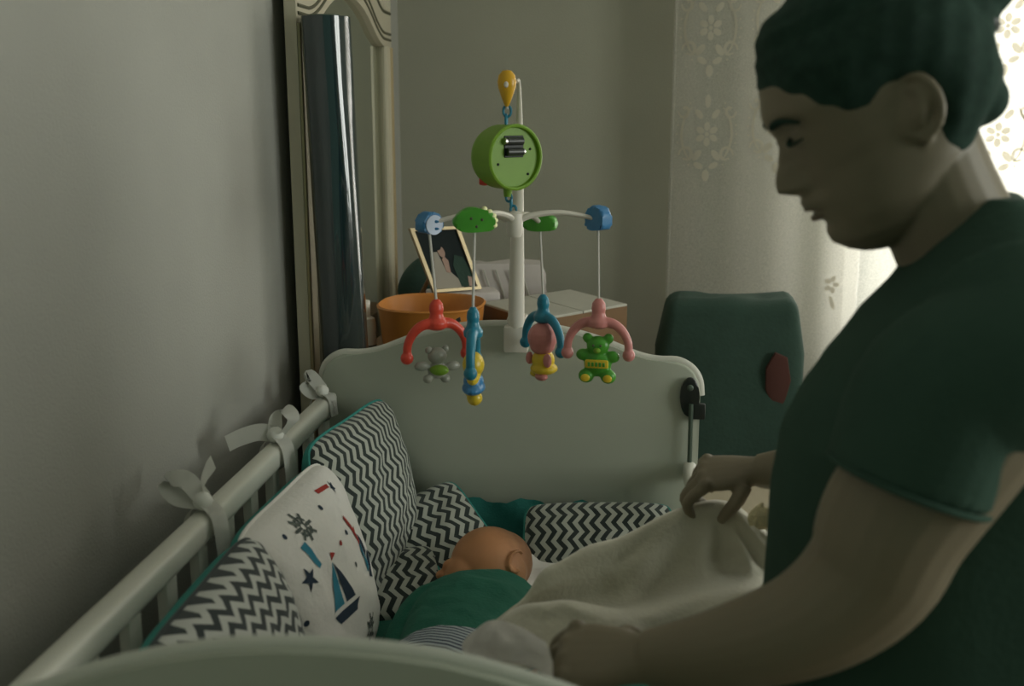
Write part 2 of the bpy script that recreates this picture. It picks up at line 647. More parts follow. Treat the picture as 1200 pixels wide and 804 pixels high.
for ci in range(10):
    ox = 0.215 + 0.185 * ci
    if ox > 1.9:
        break
    for ri in range(4):
        oz = 1.36 + 0.27 * ri + (0.02 if ci % 2 else 0)
        bm = nb()
        for k in range(6):
            a = 2 * PI * k / 6 + PI / 6
            blob(bm, 0.020 * math.cos(a), 0.020 * math.sin(a), 0.012, 0.0085, a, ox, oz)
        blob(bm, 0, 0, 0.006, 0.006, 0, ox, oz, 8)
        for s in (-1, 1):
            # C-scrolls beside the flower, beaded arc, leaves under and over it
            scroll(bm, [(s * (0.052 + 0.020 * math.cos(t) * (1 - t / 9)), -0.055 + 0.024 * math.sin(t) * (1 - t / 9)) for t in [0.45 * i for i in range(13)]], 0.0045, ox, oz)
            scroll(bm, [(s * (0.060 + 0.016 * math.cos(-t) * (1 - t / 9)), 0.060 + 0.020 * math.sin(-t) * (1 - t / 9)) for t in [0.45 * i for i in range(13)]], 0.004, ox, oz)
            blob(bm, s * 0.025, -0.055, 0.017, 0.009, s * -0.9, ox, oz)
            blob(bm, s * 0.020, -0.082, 0.014, 0.008, s * 0.5, ox, oz)
            blob(bm, s * 0.022, 0.052, 0.015, 0.008, s * 0.9, ox, oz)
            for k in range(9):
                t = -0.95 + 1.9 * k / 8
                blob(bm, s * 0.078 * math.cos(t), 0.098 * math.sin(t), 0.0028, 0.0028, 0, ox, oz, 6)
            scroll(bm, [(s * 0.066 * math.cos(t), 0.088 * math.sin(t)) for t in [-0.9 + 0.12 * i for i in range(16)]], 0.0035, ox, oz)
        blob(bm, 0, -0.108, 0.010, 0.016, 0, ox, oz)
        blob(bm, 0, 0.085, 0.008, 0.018, 0, ox, oz)
        obj('embroidered_motif', bm, 'embroid', ct)
    if ci in (2, 6):
        bm = nb()
        for k in range(5):
            blob(bm, 0.012 * math.cos(1.26 * k), 0.016 * math.sin(1.26 * k), 0.009, 0.007, 1.26 * k, ox - 0.02, 0.96)
        blob(bm, 0.004, -0.05, 0.006, 0.02, 0.3, ox - 0.02, 0.96)
        obj('embroidered_sprig', bm, 'embroid', ct)
rod = thing('curtain_rod', 'brass rod on brackets carrying the lace curtain above the window', 'curtain rod', (1.0, 2.92, 2.41))
obj('rod', tube(nb(), [(0.05, 2.92, 2.40), (2.1, 2.92, 2.40)], 0.012, 12), 'brass', rod)
for x in (0.05, 2.1):
    obj('finial', ell(nb(), (x, 2.92, 2.40), 0.022), 'brass', rod)
for x in (0.2, 1.95):
    obj('bracket', tube(nb(), [(x, 3.05, 2.42), (x, 2.92, 2.418)], 0.007, 8), 'brass', rod)

# ------------------------------------------------------------------ tall mirror on the left wall
mf = thing('wall_mirror', 'tall cream carved mirror panel standing against the grey left wall', 'mirror', (XL, 2.3, 0))
MY0, MY1, MX = 1.945, 2.745, XL + 0.046
ym = (MY0 + MY1) / 2


def arch(y, base, rise, half):
    d = abs(y - ym) / half
    if d >= 1:
        return base
    if d < 0.62:
        return base + rise * (1 - (d / 0.62) ** 2 * 0.55)
    t = (d - 0.62) / 0.38
    return base + rise * 0.45 * (1 - t) ** 1.6


# backing with an arched opening: rows of quads above and beside the glass
bm = nb()
ys = [MY0 + (MY1 - MY0) * i / 40 for i in range(41)]
fr = 0.075
top_poly = [V((MX, MY0, 1.90)), V((MX, MY0, 1.575))]
gy0, gy1 = MY0 + fr, MY1 - fr
gbase, grise = 1.575, 0.085
inner = [V((MX, y, arch(y, gbase, grise, (gy1 - gy0) / 2))) for y in [gy0 + (gy1 - gy0) * i / 30 for i in range(31)]]
top_poly = [V((MX, MY0, 1.90)), V((MX, MY0, gbase))] + inner + [V((MX, MY1, gbase)), V((MX, MY1, 1.90))]
prism(bm, top_poly, (MX, 0, 0), (MX - 0.022, 0, 0))
obj('carved_head', bm, 'cream_wood', mf, False)
for y0, y1 in ((MY0, gy0), (gy1, MY1)):
    obj('stile', box(nb(), MX - 0.022, MX, y0, y1, 0.10, gbase), 'cream_wood', mf, False)
    obj('stile_bead', tube(nb(), [(MX, (y0 + y1) / 2 + (0.028 if y0 > ym else -0.028), 0.1), (MX, (y0 + y1) / 2 + (0.028 if y0 > ym else -0.028), gbase)], 0.006, 8), 'gold', mf)
    obj('stile_bead', tube(nb(), [(MX, y1 if y0 < ym else y0, 0.1), (MX, y1 if y0 < ym else y0, gbase)], 0.008, 8), 'cream_wood', mf)
obj('plinth', box(nb(), XL + 0.016, MX + 0.012, MY0, MY1, 0, 0.10, 0.004), 'cream_wood', mf)
obj('mirror_glass', prism(nb(), [V((MX - 0.014, gy0, 0.10))] + [V((MX - 0.014, p.y, p.z)) for p in inner] + [V((MX - 0.014, gy1, 0.10))], (MX - 0.014, 0, 0), (MX - 0.024, 0, 0)), 'mirror', mf, False)
for dz, wd in ((0.018, 0.0035), (0.032, 0.0035), (0.082, 0.004), (0.150, 0.004)):
    bm = nb()
    tube(bm, [(MX, y, arch(y, gbase + dz, grise * (1 + dz * 4), (gy1 - gy0) / 2)) for y in [MY0 + 0.01 + (MY1 - MY0 - 0.02) * i / 44 for i in range(45)]], wd, 6)
    obj('carved_groove', bm, 'groove', mf)
for i in range(24):
    y = MY0 + 0.02 + (MY1 - MY0 - 0.04) * i / 23
    z0 = arch(y, gbase + 0.09, grise * 1.35, (gy1 - gy0) / 2)
    obj('reed', tube(nb(), [(MX, y, z0), (MX, y, 1.895)], 0.0045, 6), 'cream_wood', mf)

# ------------------------------------------------------------------ wrapped roll standing before the mirror
rl = thing('carpet_roll', 'tall dark roll in shiny plastic wrap standing before the carved mirror', 'roll', (-0.53, 1.955, 0))
rt, rb_ = V((-0.541, 1.955, 1.585)), V((-0.505, 1.972, 0.0))
bm = nb()
n = 48
rings = []
for j in range(41):
    p = rb_.lerp(rt, j / 40)
    rr = []
    for i in range(n):
        a = 2 * PI * i / n
        r = 0.0445 + 0.0006 * math.sin(5 * a + j * 0.35) + 0.0008 * noise.noise(V((math.cos(a) * 2, math.sin(a) * 2, j * 0.22)))
        rr.append(p + V((r * math.cos(a), r * math.sin(a), 0)))
    rings.append(rr)
loft(bm, rings)
obj('wrapped_roll', bm, 'wrap', rl)
bm = nb()
tube(bm, [rt + V((0.036 * (1 - t / 26) * math.cos(t), 0.036 * (1 - t / 26) * math.sin(t), 0.001)) for t in [0.4 * i for i in range(55)]], 0.0022, 5)
obj('rolled_end', bm, 'steel', rl)

# ------------------------------------------------------------------ dresser and what stands on it
DT = 0.90
dr = thing('dresser', 'low brown wooden dresser standing behind the cot headboard', 'dresser', (-0.3, 2.45, 0))
obj('body', box(nb(), -0.568, -0.045, 2.07, 2.86, 0.06, DT - 0.025, 0.004), 'wood_d', dr)
obj('top', box(nb(), -0.570, -0.028, 2.055, 2.875, DT - 0.025, DT, 0.005), 'wood_d', dr)
for z0, z1 in ((0.10, 0.34), (0.36, 0.60), (0.62, 0.86)):
    d = obj('drawer', box(nb(), -0.045, -0.03, 2.09, 2.84, z0, z1, 0.004), 'wood_d', dr)
    for y in (2.3, 2.63):
        obj('knob', ell(nb(), (-0.022, y, (z0 + z1) / 2), 0.012), 'brass', d)
for x, y in ((-0.55, 2.1), (-0.07, 2.1), (-0.55, 2.83), (-0.07, 2.83)):
    obj('foot', box(nb(), x - 0.025, x + 0.025, y - 0.025, y + 0.025, 0, 0.06, 0.004), 'wood_d', dr)

# orange oval basket
ob = thing('orange_basket', 'orange oval plastic basket with dark hand slots on the dresser', 'basket', (-0.40, 2.24, DT))
bc = V((-0.397, 2.185, DT))


def oval(rx, ry, z, n=40):
    return [bc + V((rx * math.copysign(abs(math.cos(t)) ** 0.8, math.cos(t)), ry * math.copysign(abs(math.sin(t)) ** 0.8, math.sin(t)), z)) for t in [2 * PI * i / n for i in range(n)]]


bm = nb()
loft(bm, [oval(0.090, 0.095, 0.001), oval(0.098, 0.102, 0.004), oval(0.109, 0.112, 0.118), oval(0.113, 0.116, 0.124), oval(0.109, 0.112, 0.127), oval(0.104, 0.107, 0.120), oval(0.094, 0.097, 0.010)])
obj('shell', bm, 'orange', ob)
for dx in (-0.028, 0.060):
    a = 0.35 if dx > 0 else -0.15
    obj('hand_slot', box(nb(), -0.016, 0.016, -0.002, 0.002, -0.005, 0.005, 0.0015, 1, Matrix.Translation(bc + V((dx, -0.1085 + 0.012 * (dx / 0.06) ** 2, 0.106))) @ Matrix.Rotation(a, 4, 'Z') @ Matrix.Rotation(-0.2 if dx > 0 else 0.15, 4, 'Y')), 'dark', ob)

# pump bottle
bo = thing('lotion_bottle', 'white lotion bottle with a flat cap beside the orange basket', 'bottle', (-0.545, 2.16, DT))
bx = Matrix.Translation((-0.532, 2.150, DT))
obj('bottle_body', lathe(nb(), [(0.0, 0), (0.020, 0), (0.0215, 0.004), (0.0215, 0.085), (0.019, 0.096), (0.012, 0.100), (0.0, 0.100)], bx), 'plastic_w', bo)
obj('cap', lathe(nb(), [(0.0, 0.098), (0.0105, 0.098), (0.0105, 0.132), (0.009, 0.134), (0, 0.134)], bx), 'plastic_w', bo)
obj('paper_label', lathe(nb(), [(0.0218, 0.012), (0.0220, 0.013), (0.0220, 0.040), (0.0218, 0.041)], bx), 'groove', bo)
yb = thing('small_bottle', 'small yellow capped bottle between the wrapped roll and lotion bottle', 'bottle', (-0.555, 2.2, DT))
bx = Matrix.Translation((-0.555, 2.17, DT))
obj('bottle_body', lathe(nb(), [(0, 0), (0.013, 0), (0.013, 0.035), (0.008, 0.042), (0, 0.042)], bx), 'clear', yb)
obj('cap', lathe(nb(), [(0, 0.042), (0.008, 0.042), (0.008, 0.075), (0, 0.076)], bx), 'yellow2', yb)

# white pack of nappies
pk = thing('nappy_pack', 'creased pinkish white plastic pack behind the orange basket', 'pack', (-0.27, 2.45, DT))
bm = nb()
mt = Matrix.Translation((-0.300, 2.60, DT + 0.001)) @ Matrix.Rotation(0.1, 4, 'Z')
box(bm, -0.115, 0.115, -0.06, 0.06, 0, 0.155)
bmesh.ops.subdivide_edges(bm, edges=bm.edges, cuts=7, use_grid_fill=True)
for v in bm.verts:
    q = V(v.co)
    d = noise.noise(q * 22) * 0.008
    v.co = V((q.x * (1 - 0.12 * (q.z / 0.155) ** 3), q.y * (1 - 0.35 * (q.z / 0.155) ** 3), q.z + (d if q.z > 0.02 else 0)))
    v.co += V((d, d, 0)) * (1 if q.z > 0.01 else 0)
    v.co = mt @ v.co
obj('wrapper', bm, 'pack', pk)
for i in range(4):
    x = -0.01 + 0.03 * i
    obj('crease', tube(nb(), [mt @ V((x, -0.062, 0.03)), mt @ V((x - 0.012, -0.060, 0.09)), mt @ V((x - 0.03, -0.048, 0.142))], 0.0022, 5), 'card_w', pk)

# dark pouch
po = thing('dark_pouch', 'soft dark pouch with a red tab lying by the mirror', 'pouch', (-0.49, 2.55, DT))
bm = nb()
ell(bm, (-0.475, 2.56, DT + 0.085), (0.075, 0.05, 0.083), None, 24, 16)
for v in bm.verts:
    v.co += V((0, 0, noise.noise(v.co * 18) * 0.016))
    v.co.z = max(v.co.z, DT + 0.001)
obj('pouch', bm, 'chair', po)
obj('red_tab', ell(nb(), (-0.462, 2.503, DT + 0.088), (0.026, 0.006, 0.010)), 'redcloth', po)

# framed photograph leaning back
pf = thing('photo_frame', 'gilt framed photograph of a couple leaning above the orange basket', 'picture frame', (-0.4, 2.4, DT))
BL, BR, TL = at(507, 343, 2.33), at(563, 336, 2.39), at(479, 268, 2.33)
BL.z = BR.z = min(BL.z, BR.z)
xd = (BR - BL)
yd = (TL - BL)
yd = yd - xd * (yd.dot(xd) / xd.length_squared) * 0.0
mt = Matrix.Identity(4)
zx, zy = xd.normalized(), yd.normalized()
zn = zx.cross(zy).normalized()
Wd, Ht = xd.length, yd.length
FM = lambda a, b, c=0.0: BL + xd * a + yd * b + zn * c
t_ = 0.045


def frame_bar(a0, b0, a1, b1, name, m):
    bm = nb()
    pts = [FM(a0, b0), FM(a1, b0), FM(a1, b1), FM(a0, b1)]
    prism(bm, pts, zn * 0, zn * 0.009)
    obj(name, bm, m, pf, False)


frame_bar(0, 0, 1, t_, 'frame_bar', 'gold')
frame_bar(0, 1 - t_, 1, 1, 'frame_bar', 'gold')
frame_bar(0, t_, t_ * 1.6, 1 - t_, 'frame_bar', 'gold')
frame_bar(1 - t_ * 1.6, t_, 1, 1 - t_, 'frame_bar', 'gold')
bm = nb()
prism(bm, [FM(0.0, 0, -0.004), FM(1, 0, -0.004), FM(1, 1, -0.004), FM(0, 1, -0.004)], zn * 0, zn * 0.004)
obj('backing', bm, 'wood_d', pf, False)
bm = nb()
prism(bm, [FM(0.07, 0.045), FM(0.93, 0.045), FM(0.93, 0.955), FM(0.07, 0.955)], zn * 0, zn * 0.003)
ph = obj('photograph', bm, 'photo_dark', pf, False)


def pic(name, poly, m, off=0.0036):
    bm = nb()
    prism(bm, [FM(a, b, off) for a, b in poly], zn * 0, zn * 0.0005)
    obj(name, bm, m, ph, False)


pic('printed_dress', [(0.10, 0.05), (0.66, 0.05), (0.62, 0.18), (0.50, 0.30), (0.42, 0.34), (0.38, 0.62), (0.30, 0.62), (0.22, 0.40), (0.14, 0.25)], 'photo_white')
pic('printed_suit', [(0.62, 0.06), (0.90, 0.06), (0.92, 0.30), (0.86, 0.52), (0.70, 0.56), (0.60, 0.40)], 'chair', 0.0042)
pic('printed_face', [(0.46 + 0.07 * math.cos(t), 0.62 + 0.09 * math.sin(t)) for t in [2 * PI * i / 14 for i in range(14)]], 'photo_skin', 0.0042)
pic('printed_arm', [(0.42, 0.30), (0.50, 0.28), (0.54, 0.48), (0.48, 0.55), (0.42, 0.50)], 'photo_skin', 0.0042)
pic('printed_hand', [(0.78, 0.06), (0.86, 0.06), (0.90, 0.20), (0.82, 0.22)], 'photo_skin', 0.0046)
pic('printed_hair', [(0.40 + 0.10 * math.cos(t), 0.73 + 0.09 * math.sin(t)) for t in [2 * PI * i / 14 for i in range(14)]], 'photo_dark', 0.0047)
bm = nb()
tube(bm, [FM(0.5, 0.6, -0.006), V((BL.x - 0.10, BL.y + 0.14, DT + 0.003))], 0.005, 6)
obj('easel_leg', bm, 'wood_d', pf)
bm = nb()
box(bm, -0.08, 0.08, -0.04, 0.04, DT + 0.001, BL.z - 0.002, 0.005, 2, Matrix.Translation((BL.x + 0.06, BL.y + 0.052, 0)) @ Matrix.Rotation(0.3, 4, 'Z'))
tb = thing('keepsake_box', 'pale box under the leaning photo frame on the dresser', 'box', (BL.x + 0.06, BL.y + 0.045, DT))
obj('box_body', bm, 'pack', tb)
bm = nb()
box(bm, -0.0825, 0.0825, -0.0425, 0.0425, BL.z - 0.03, BL.z - 0.0235, 0.002, 1, Matrix.Translation((BL.x + 0.06, BL.y + 0.052, 0)) @ Matrix.Rotation(0.3, 4, 'Z'))
obj('lid_edge', bm, 'card_w', tb)

# white-topped brown box
wb = thing('lidded_box', 'brown box with a white two panel lid right of the mobile post', 'box', (-0.12, 2.25, DT))
pr, pn, pl = at(735, 356, 2.34), at(640, 384, 2.12), at(668, 339, 2.50)
ztop = 1.005
pr, pn, pl = [CAM + (p - CAM) * ((ztop - CAM.z) / (p.z - CAM.z)) for p in (pr, at(628, 374, 2.2), at(668, 339, 2.4))]
pz = pn + pl - pr
E = nb()
quad = [pn, pr, pl, pz]
prism(E, [V((p.x, p.y, DT + 0.001)) for p in quad], V((0, 0, DT)), V((0, 0, ztop - 0.006)))
obj('box_body', E, 'wood_d', wb, False)
for a, b in ((0.0, 0.495), (0.505, 1.0)):
    q = [pn.lerp(pr, 0 + 0) .lerp(pz.lerp(pl, 0), 0)]
    p1, p2 = pn.lerp(pr, a), pn.lerp(pr, b)
    p3, p4 = pz.lerp(pl, b), pz.lerp(pl, a)
    obj('lid_panel', prism(nb(), [V((p.x, p.y, ztop - 0.006)) for p in (p1, p2, p3, p4)], (0, 0, ztop - 0.006), (0, 0, ztop), 0.0015, 1), 'card_w', wb, False)
obj('lid_gap', prism(nb(), [V((p.x, p.y, ztop - 0.006)) for p in (pn.lerp(pr, 0.495), pn.lerp(pr, 0.505), pz.lerp(pl, 0.505), pz.lerp(pl, 0.495))], (0, 0, 0), (0, 0, 0.003)), 'dark', wb, False)

# ------------------------------------------------------------------ dark armchair by the curtain
ac = thing('armchair', 'dark upholstered armchair standing before the lace curtain', 'armchair', (0.27, 2.4, 0))


def soft_box(x0, x1, y0, y1, z0, z1, bev, wob=0.006, sc=9):
    bm = nb()
    box(bm, x0, x1, y0, y1, z0, z1, bev, 4)
    bmesh.ops.subdivide_edges(bm, edges=[e for e in bm.edges if e.calc_length() > 0.05], cuts=5, use_grid_fill=True)
    for v in bm.verts:
        v.co += V((noise.noise(v.co * sc), noise.noise(v.co * sc + V((9, 0, 0))), noise.noise(v.co * sc + V((0, 9, 0))))) * wob
    return bm


bm = soft_box(0.085, 0.44, 2.44, 2.58, 0.36, 0.985, 0.035, 0.012, 11)
for v in bm.verts:
    k = (v.co.z - 0.7) / 0.3
    if k > 0:
        v.co.x = 0.262 + (v.co.x - 0.262) * (1 - 0.13 * k * k)
    v.co.y += (v.co.z - 0.4) * 0.12
obj('backrest', bm, 'chair', ac)
obj('seat', soft_box(0.06, 0.47, 2.02, 2.46, 0.34, 0.52, 0.03), 'chair', ac)
obj('armrest', soft_box(0.455, 0.545, 2.02, 2.56, 0.34, 0.66, 0.03), 'chair', ac)
obj('armrest', soft_box(0.0, 0.078, 2.02, 2.56, 0.34, 0.62, 0.03), 'chair', ac)
for x in (0.03, 0.5):
    for y in (2.06, 2.5):
        obj('leg', lathe(nb(), [(0, 0), (0.016, 0), (0.022, 0.35), (0, 0.35)], Matrix.Translation((x, y, 0)), 12), 'wood_d', ac)
bc_ = obj('seat_cushion', soft_box(0.10, 0.44, 2.10, 2.43, 0.521, 0.598, 0.03, 0.006, 14), 'beige')
tag(bc_, 'beige cushion lying on the seat of the dark armchair', 'cushion')
bm = nb()
pts = [at(x, y, 2.497) for x, y in ((908, 412), (922, 418), (926, 445), (918, 472), (906, 478), (896, 455), (897, 430))]
prism(bm, pts, (0, 0, 0), (0, -0.016, 0), 0.004)
tag(obj('red_cloth', bm, 'redcloth'), 'dark red scrap of cloth hanging against the armchair backrest', 'cloth')

# ------------------------------------------------------------------ the cot
HY, FY = 1.85, 0.69
XC, HW = -0.201, 0.344
cot = thing('baby_cot', 'white wooden baby cot with wavy headboard and lowered side', 'cot', (XC, 1.27, 0))
prof = [(0.0, 1.046), (0.04, 1.045), (0.08, 1.041), (0.12, 1.033), (0.16, 1.022), (0.195, 1.009), (0.222, 0.998), (0.25, 0.990), (0.275, 0.987), (0.30, 0.987), (0.318, 0.980), (0.332, 0.968), (0.341, 0.950), (0.344, 0.925)]


def board(y0, y1, name):
    r = [(XC + dx, z) for dx, z in prof]
    lft = [(XC - dx, z) for dx, z in reversed(prof[1:])]
    out = [(XC - HW, 0.22)] + lft + r + [(XC + HW, 0.22)]
    bm = nb()
    prism(bm, [V((x, y0, z)) for x, z in out], (0, y0, 0), (0, y1, 0), 0.004, 3)
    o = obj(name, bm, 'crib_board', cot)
    rim = nb()
    tube(rim, [(x, (y0 + y1) / 2, z + 0.0005) for x, z in cr([V((x, z, 0)) for x, z in lft + r], 3) and [(q.x, q.y) for q in cr([V((x, z, 0)) for x, z in lft + r], 3)]], 0.0085, 10, 0.55, (0, 1, 0))
    obj('edge_band', rim, 'crib', o)
    return o


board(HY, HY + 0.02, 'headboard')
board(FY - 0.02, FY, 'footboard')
for x in (XC - HW + 0.03, XC + HW - 0.03):
    for y in (FY - 0.01, HY + 0.01):
        obj('leg', box(nb(), x - 0.03, x + 0.03, y - 0.0195, y + 0.0195, 0.0, 0.24, 0.005), 'crib', cot)


def rail(xc, ztop, w, h, name, zbot, y0=FY, y1=HY):
    bm = nb()
    box(bm, xc - w / 2, xc + w / 2, y0 + 0.002, y1 - 0.002, ztop - h, ztop, 0.009, 3)
    obj(name, bm, 'crib', cot)
    obj('bottom_rail', box(nb(), xc - w / 2, xc + w / 2, y0 + 0.002, y1 - 0.002, zbot, zbot + 0.035, 0.005), 'crib', cot)
    nsl = 12
    for i in range(nsl):
        y = y0 + (y1 - y0) * (i + 0.5) / nsl
        obj('slat', box(nb(), xc - 0.007, xc + 0.007, y - 0.015, y + 0.015, zbot + 0.034, ztop - h + 0.001, 0.003), 'crib', cot)


rail(-0.528, 0.918, 0.030, 0.036, 'top_rail', 0.44)
rail(0.128, 0.808, 0.024, 0.034, 'top_rail', 0.33)
obj('mattress_base', box(nb(), -0.51, 0.112, FY + 0.002, HY - 0.002, 0.46, 0.50, 0.003), 'crib', cot)
# drop-side slide on the headboard
bk = nb()
prism(bk, [V((0.124 + 0.017 * math.cos(t), HY - 0.001, 0.926 + 0.036 * math.sin(t))) for t in [2 * PI * i / 24 for i in range(24)]], (0, 0, 0), (0, -0.010, 0), 0.003)
br = obj('slide_bracket', bk, 'black_pl', cot)
obj('bracket_screw', ell(nb(), (0.124, HY - 0.0115, 0.944), (0.006, 0.003, 0.006)), 'steel', br)
obj('bracket_latch', box(nb(), 0.126, 0.152, HY - 0.012, HY - 0.001, 0.886, 0.915, 0.003), 'black_pl', br)
obj('guide_rod', tube(nb(), [(0.1265, HY - 0.012, 0.915), (0.1275, HY - 0.012, 0.795)], 0.0042, 8), 'steel', cot)

mt_ = obj('mattress', box(nb(), -0.506, 0.108, FY + 0.006, HY - 0.006, 0.501, 0.63, 0.025, 4), 'sheet')
tag(mt_, 'cot mattress covered with a dark teal sheet', 'mattress')

# ------------------------------------------------------------------ cushions
class Cushion:
    def __init__(s, name, W, H, T, mtx, mats, label, seed=0, group=None, sag=0.0, wr=0.008, pinch=0.045):
        s.W, s.H, s.T, s.m, s.seed, s.sag, s.wr, s.pinch = W, H, T, mtx, seed, sag, wr, pinch
        bm = nb()
        uvl = bm.loops.layers.uv.new('UVMap')
        n = 36
        F, B = {}, {}
        for j in range(n + 1):
            for i in range(n + 1):
                u, v = s.e(i / n), s.e(j / n)
                F[i, j] = bm.verts.new(mtx @ s.loc(u, v, 1))
                edge = i in (0, n) or j in (0, n)
                B[i, j] = F[i, j] if edge else bm.verts.new(mtx @ s.loc(u, v, -1))
        uv = {}
        for j in range(n):
            for i in range(n):
                for side, G in ((0, F), (1, B)):
                    q = [(i, j), (i + 1, j), (i + 1, j + 1), (i, j + 1)]
                    if side:
                        q.reverse()
                    f = bm.faces.new([G[k] for k in q])
                    f.material_index = side
                    for lp, k in zip(f.loops, q):
                        lp[uvl].uv = (s.e(k[0] / n) * W / 2 + 1, s.e(k[1] / n) * H / 2 + 1)
        me = bpy.data.meshes.new(name)
        bm.to_mesh(me)
        bm.free()
        s.o = mobj(name, me, mats[:2], None, True)
        tag(s.o, label, 'cushion', group)
        # piping along the seam
        ring = [mtx @ s.loc(-1 + 2 * i / 20, -1, 0) for i in range(20)] + [mtx @ s.loc(1, -1 + 2 * i / 20, 0) for i in range(20)] + [mtx @ s.loc(1 - 2 * i / 20, 1, 0) for i in range(20)] + [mtx @ s.loc(-1, 1 - 2 * i / 20, 0) for i in range(21)]
        pm = nb()
        tube(pm, ring, 0.0028, 6)
        obj('seam', pm, mats[2] if len(mats) > 2 else mats[1], s.o)

    @staticmethod
    def e(t):
        return -math.cos(PI * t) * 0.35 + (2 * t - 1) * 0.65

    def loc(s, u, v, side):
        x = s.W / 2 * u * (1 - s.pinch * (1 - v * v))
        y = s.H / 2 * v * (1 - s.pinch * (1 - u * u))
        cc = (u * u * v * v) ** 2
        x *= 1 - 0.11 * cc
        y *= 1 - 0.11 * cc
        t = s.T * (max(0, 1 - u * u) * max(0, 1 - v * v)) ** 0.42
        t *= 1 - s.sag * v
        q = V((u * 2.2 + s.seed * 3.1, v * 2.2, s.seed + side * 2.0))
        t += noise.noise(q) * s.wr * (1 - max(abs(u), abs(v)) ** 4)
        t += noise.noise(q * 3.3) * s.wr * 0.4 * (1 - max(abs(u), abs(v)) ** 4)
        return V((x, y, t * side))

    def decal(s, name, x, y, poly, m, rot=0.0, off=0.0010):
        bm = nb()
        ca, sa = math.cos(rot), math.sin(rot)
        P = []
        cx = sum(p[0] for p in poly) / len(poly)
        cy = sum(p[1] for p in poly) / len(poly)
        dense = []
        n = len(poly)
        for i in range(n):
            a, b = poly[i], poly[(i + 1) % n]
            for k in range(3):
                dense.append((a[0] + (b[0] - a[0]) * k / 3, a[1] + (b[1] - a[1]) * k / 3))

        def pt(px, py):
            X, Y = x + px * ca - py * sa, y + px * sa + py * ca
            u, v = max(-0.97, min(0.97, 2 * X / s.W)), max(-0.97, min(0.97, 2 * Y / s.H))
            p = s.loc(u, v, 1)
            du, dv = s.loc(u + 0.01, v, 1) - p, s.loc(u, v + 0.01, 1) - p
            nn = du.cross(dv).normalized()
            return bm.verts.new(s.m @ (p + nn * off))
        c = pt(cx, cy)
        prev = None
        N = len(dense)
        for sc in (0.5, 1.0):
            ring = [pt(cx + (a - cx) * sc, cy + (b - cy) * sc) for a, b in dense]
            for i in range(N):
                if prev is None:
                    bm.faces.new((c, ring[i], ring[(i + 1) % N]))
                else:
                    bm.faces.new((prev[i], ring[i], ring[(i + 1) % N], prev[(i + 1) % N]))
            prev = ring
        obj(name, bm, m, s.o)


GA = 'cushions tied along the cot rail'
# standing along the slats: local x = -Y .. so that local z faces into the cot
def side_frame(x, y, z, lean, yaw=0.0, roll=0.0):
    xd_ = V((math.sin(yaw), math.cos(yaw), 0))
    yd_ = V((-math.sin(lean), 0, math.cos(lean)))
    return frame_mtx((x, y, z), xd_, yd_) @ Matrix.Rotation(roll, 4, 'Z')


cuA = Cushion('chevron_cushion', 0.35, 0.295, 0.068, side_frame(-0.415, 1.035, 0.777, 0.24, -0.02), ('chevA', 'tealcloth', 'chevA'),
              'black and white zigzag cushion standing beside the footboard, before the sailboat cushion', 1, GA)
cuB = Cushion('sailboat_cushion', 0.345, 0.305, 0.068, side_frame(-0.425, 1.355, 0.760, 0.26, 0.05), ('printwhite', 'tealcloth', 'printwhite'),
              'white cushion printed with sailboats and stars between two zigzag cushions', 2, GA)
cuC = Cushion('chevron_cushion', 0.335, 0.315, 0.058, side_frame(-0.420, 1.662, 0.772, 0.20, 0.16), ('chevC', 'tealcloth'),
              'black and white zigzag cushion standing in the corner by the headboard', 3, GA)
for cc_ in ():
    pass


def star(r, k=5, inner=0.42):
    return [((r if i % 2 == 0 else r * inner) * math.cos(PI * i / k + PI / 2), (r if i % 2 == 0 else r * inner) * math.sin(PI * i / k + PI / 2)) for i in range(2 * k)]


def disc(r, rx=1.0, n=10):
    return [(r * rx * math.cos(2 * PI * i / n), r * math.sin(2 * PI * i / n)) for i in range(n)]


def boat(cu, x, y, rot, s=1.0):
    cu.decal('printed_sail', x, y, [(-0.034 * s, -0.012 * s), (-0.004 * s, -0.012 * s), (-0.002 * s, 0.048 * s)], 'ink_teal', rot)
    cu.decal('printed_sail', x, y, [(0.002 * s, -0.012 * s), (0.024 * s, -0.012 * s), (0.014 * s, 0.020 * s), (0.001 * s, 0.046 * s)], 'ink_navy', rot)
    cu.decal('printed_hull', x, y, [(-0.036 * s, -0.018 * s), (0.034 * s, -0.018 * s), (0.022 * s, -0.032 * s), (-0.024 * s, -0.032 * s)], 'ink_navy', rot)
    cu.decal('printed_flag', x, y, [(-0.004 * s, 0.050 * s), (0.010 * s, 0.056 * s), (-0.004 * s, 0.062 * s)], 'ink_red', rot)


def wheel(cu, x, y, r):
    for i in range(8):
        a = PI / 4 * i
        cu.decal('printed_spoke', x + 0.62 * r * math.cos(a), y + 0.62 * r * math.sin(a), [(-0.42 * r, -0.1 * r), (0.42 * r, -0.1 * r), (0.42 * r, 0.1 * r), (-0.42 * r, 0.1 * r)], 'ink_grey', a)
    for i in range(12):
        a = PI / 6 * i
        cu.decal('printed_rim', x + 0.62 * r * math.cos(a), y + 0.62 * r * math.sin(a), disc(0.11 * r, 1.5, 6), 'ink_grey', a + PI / 2)


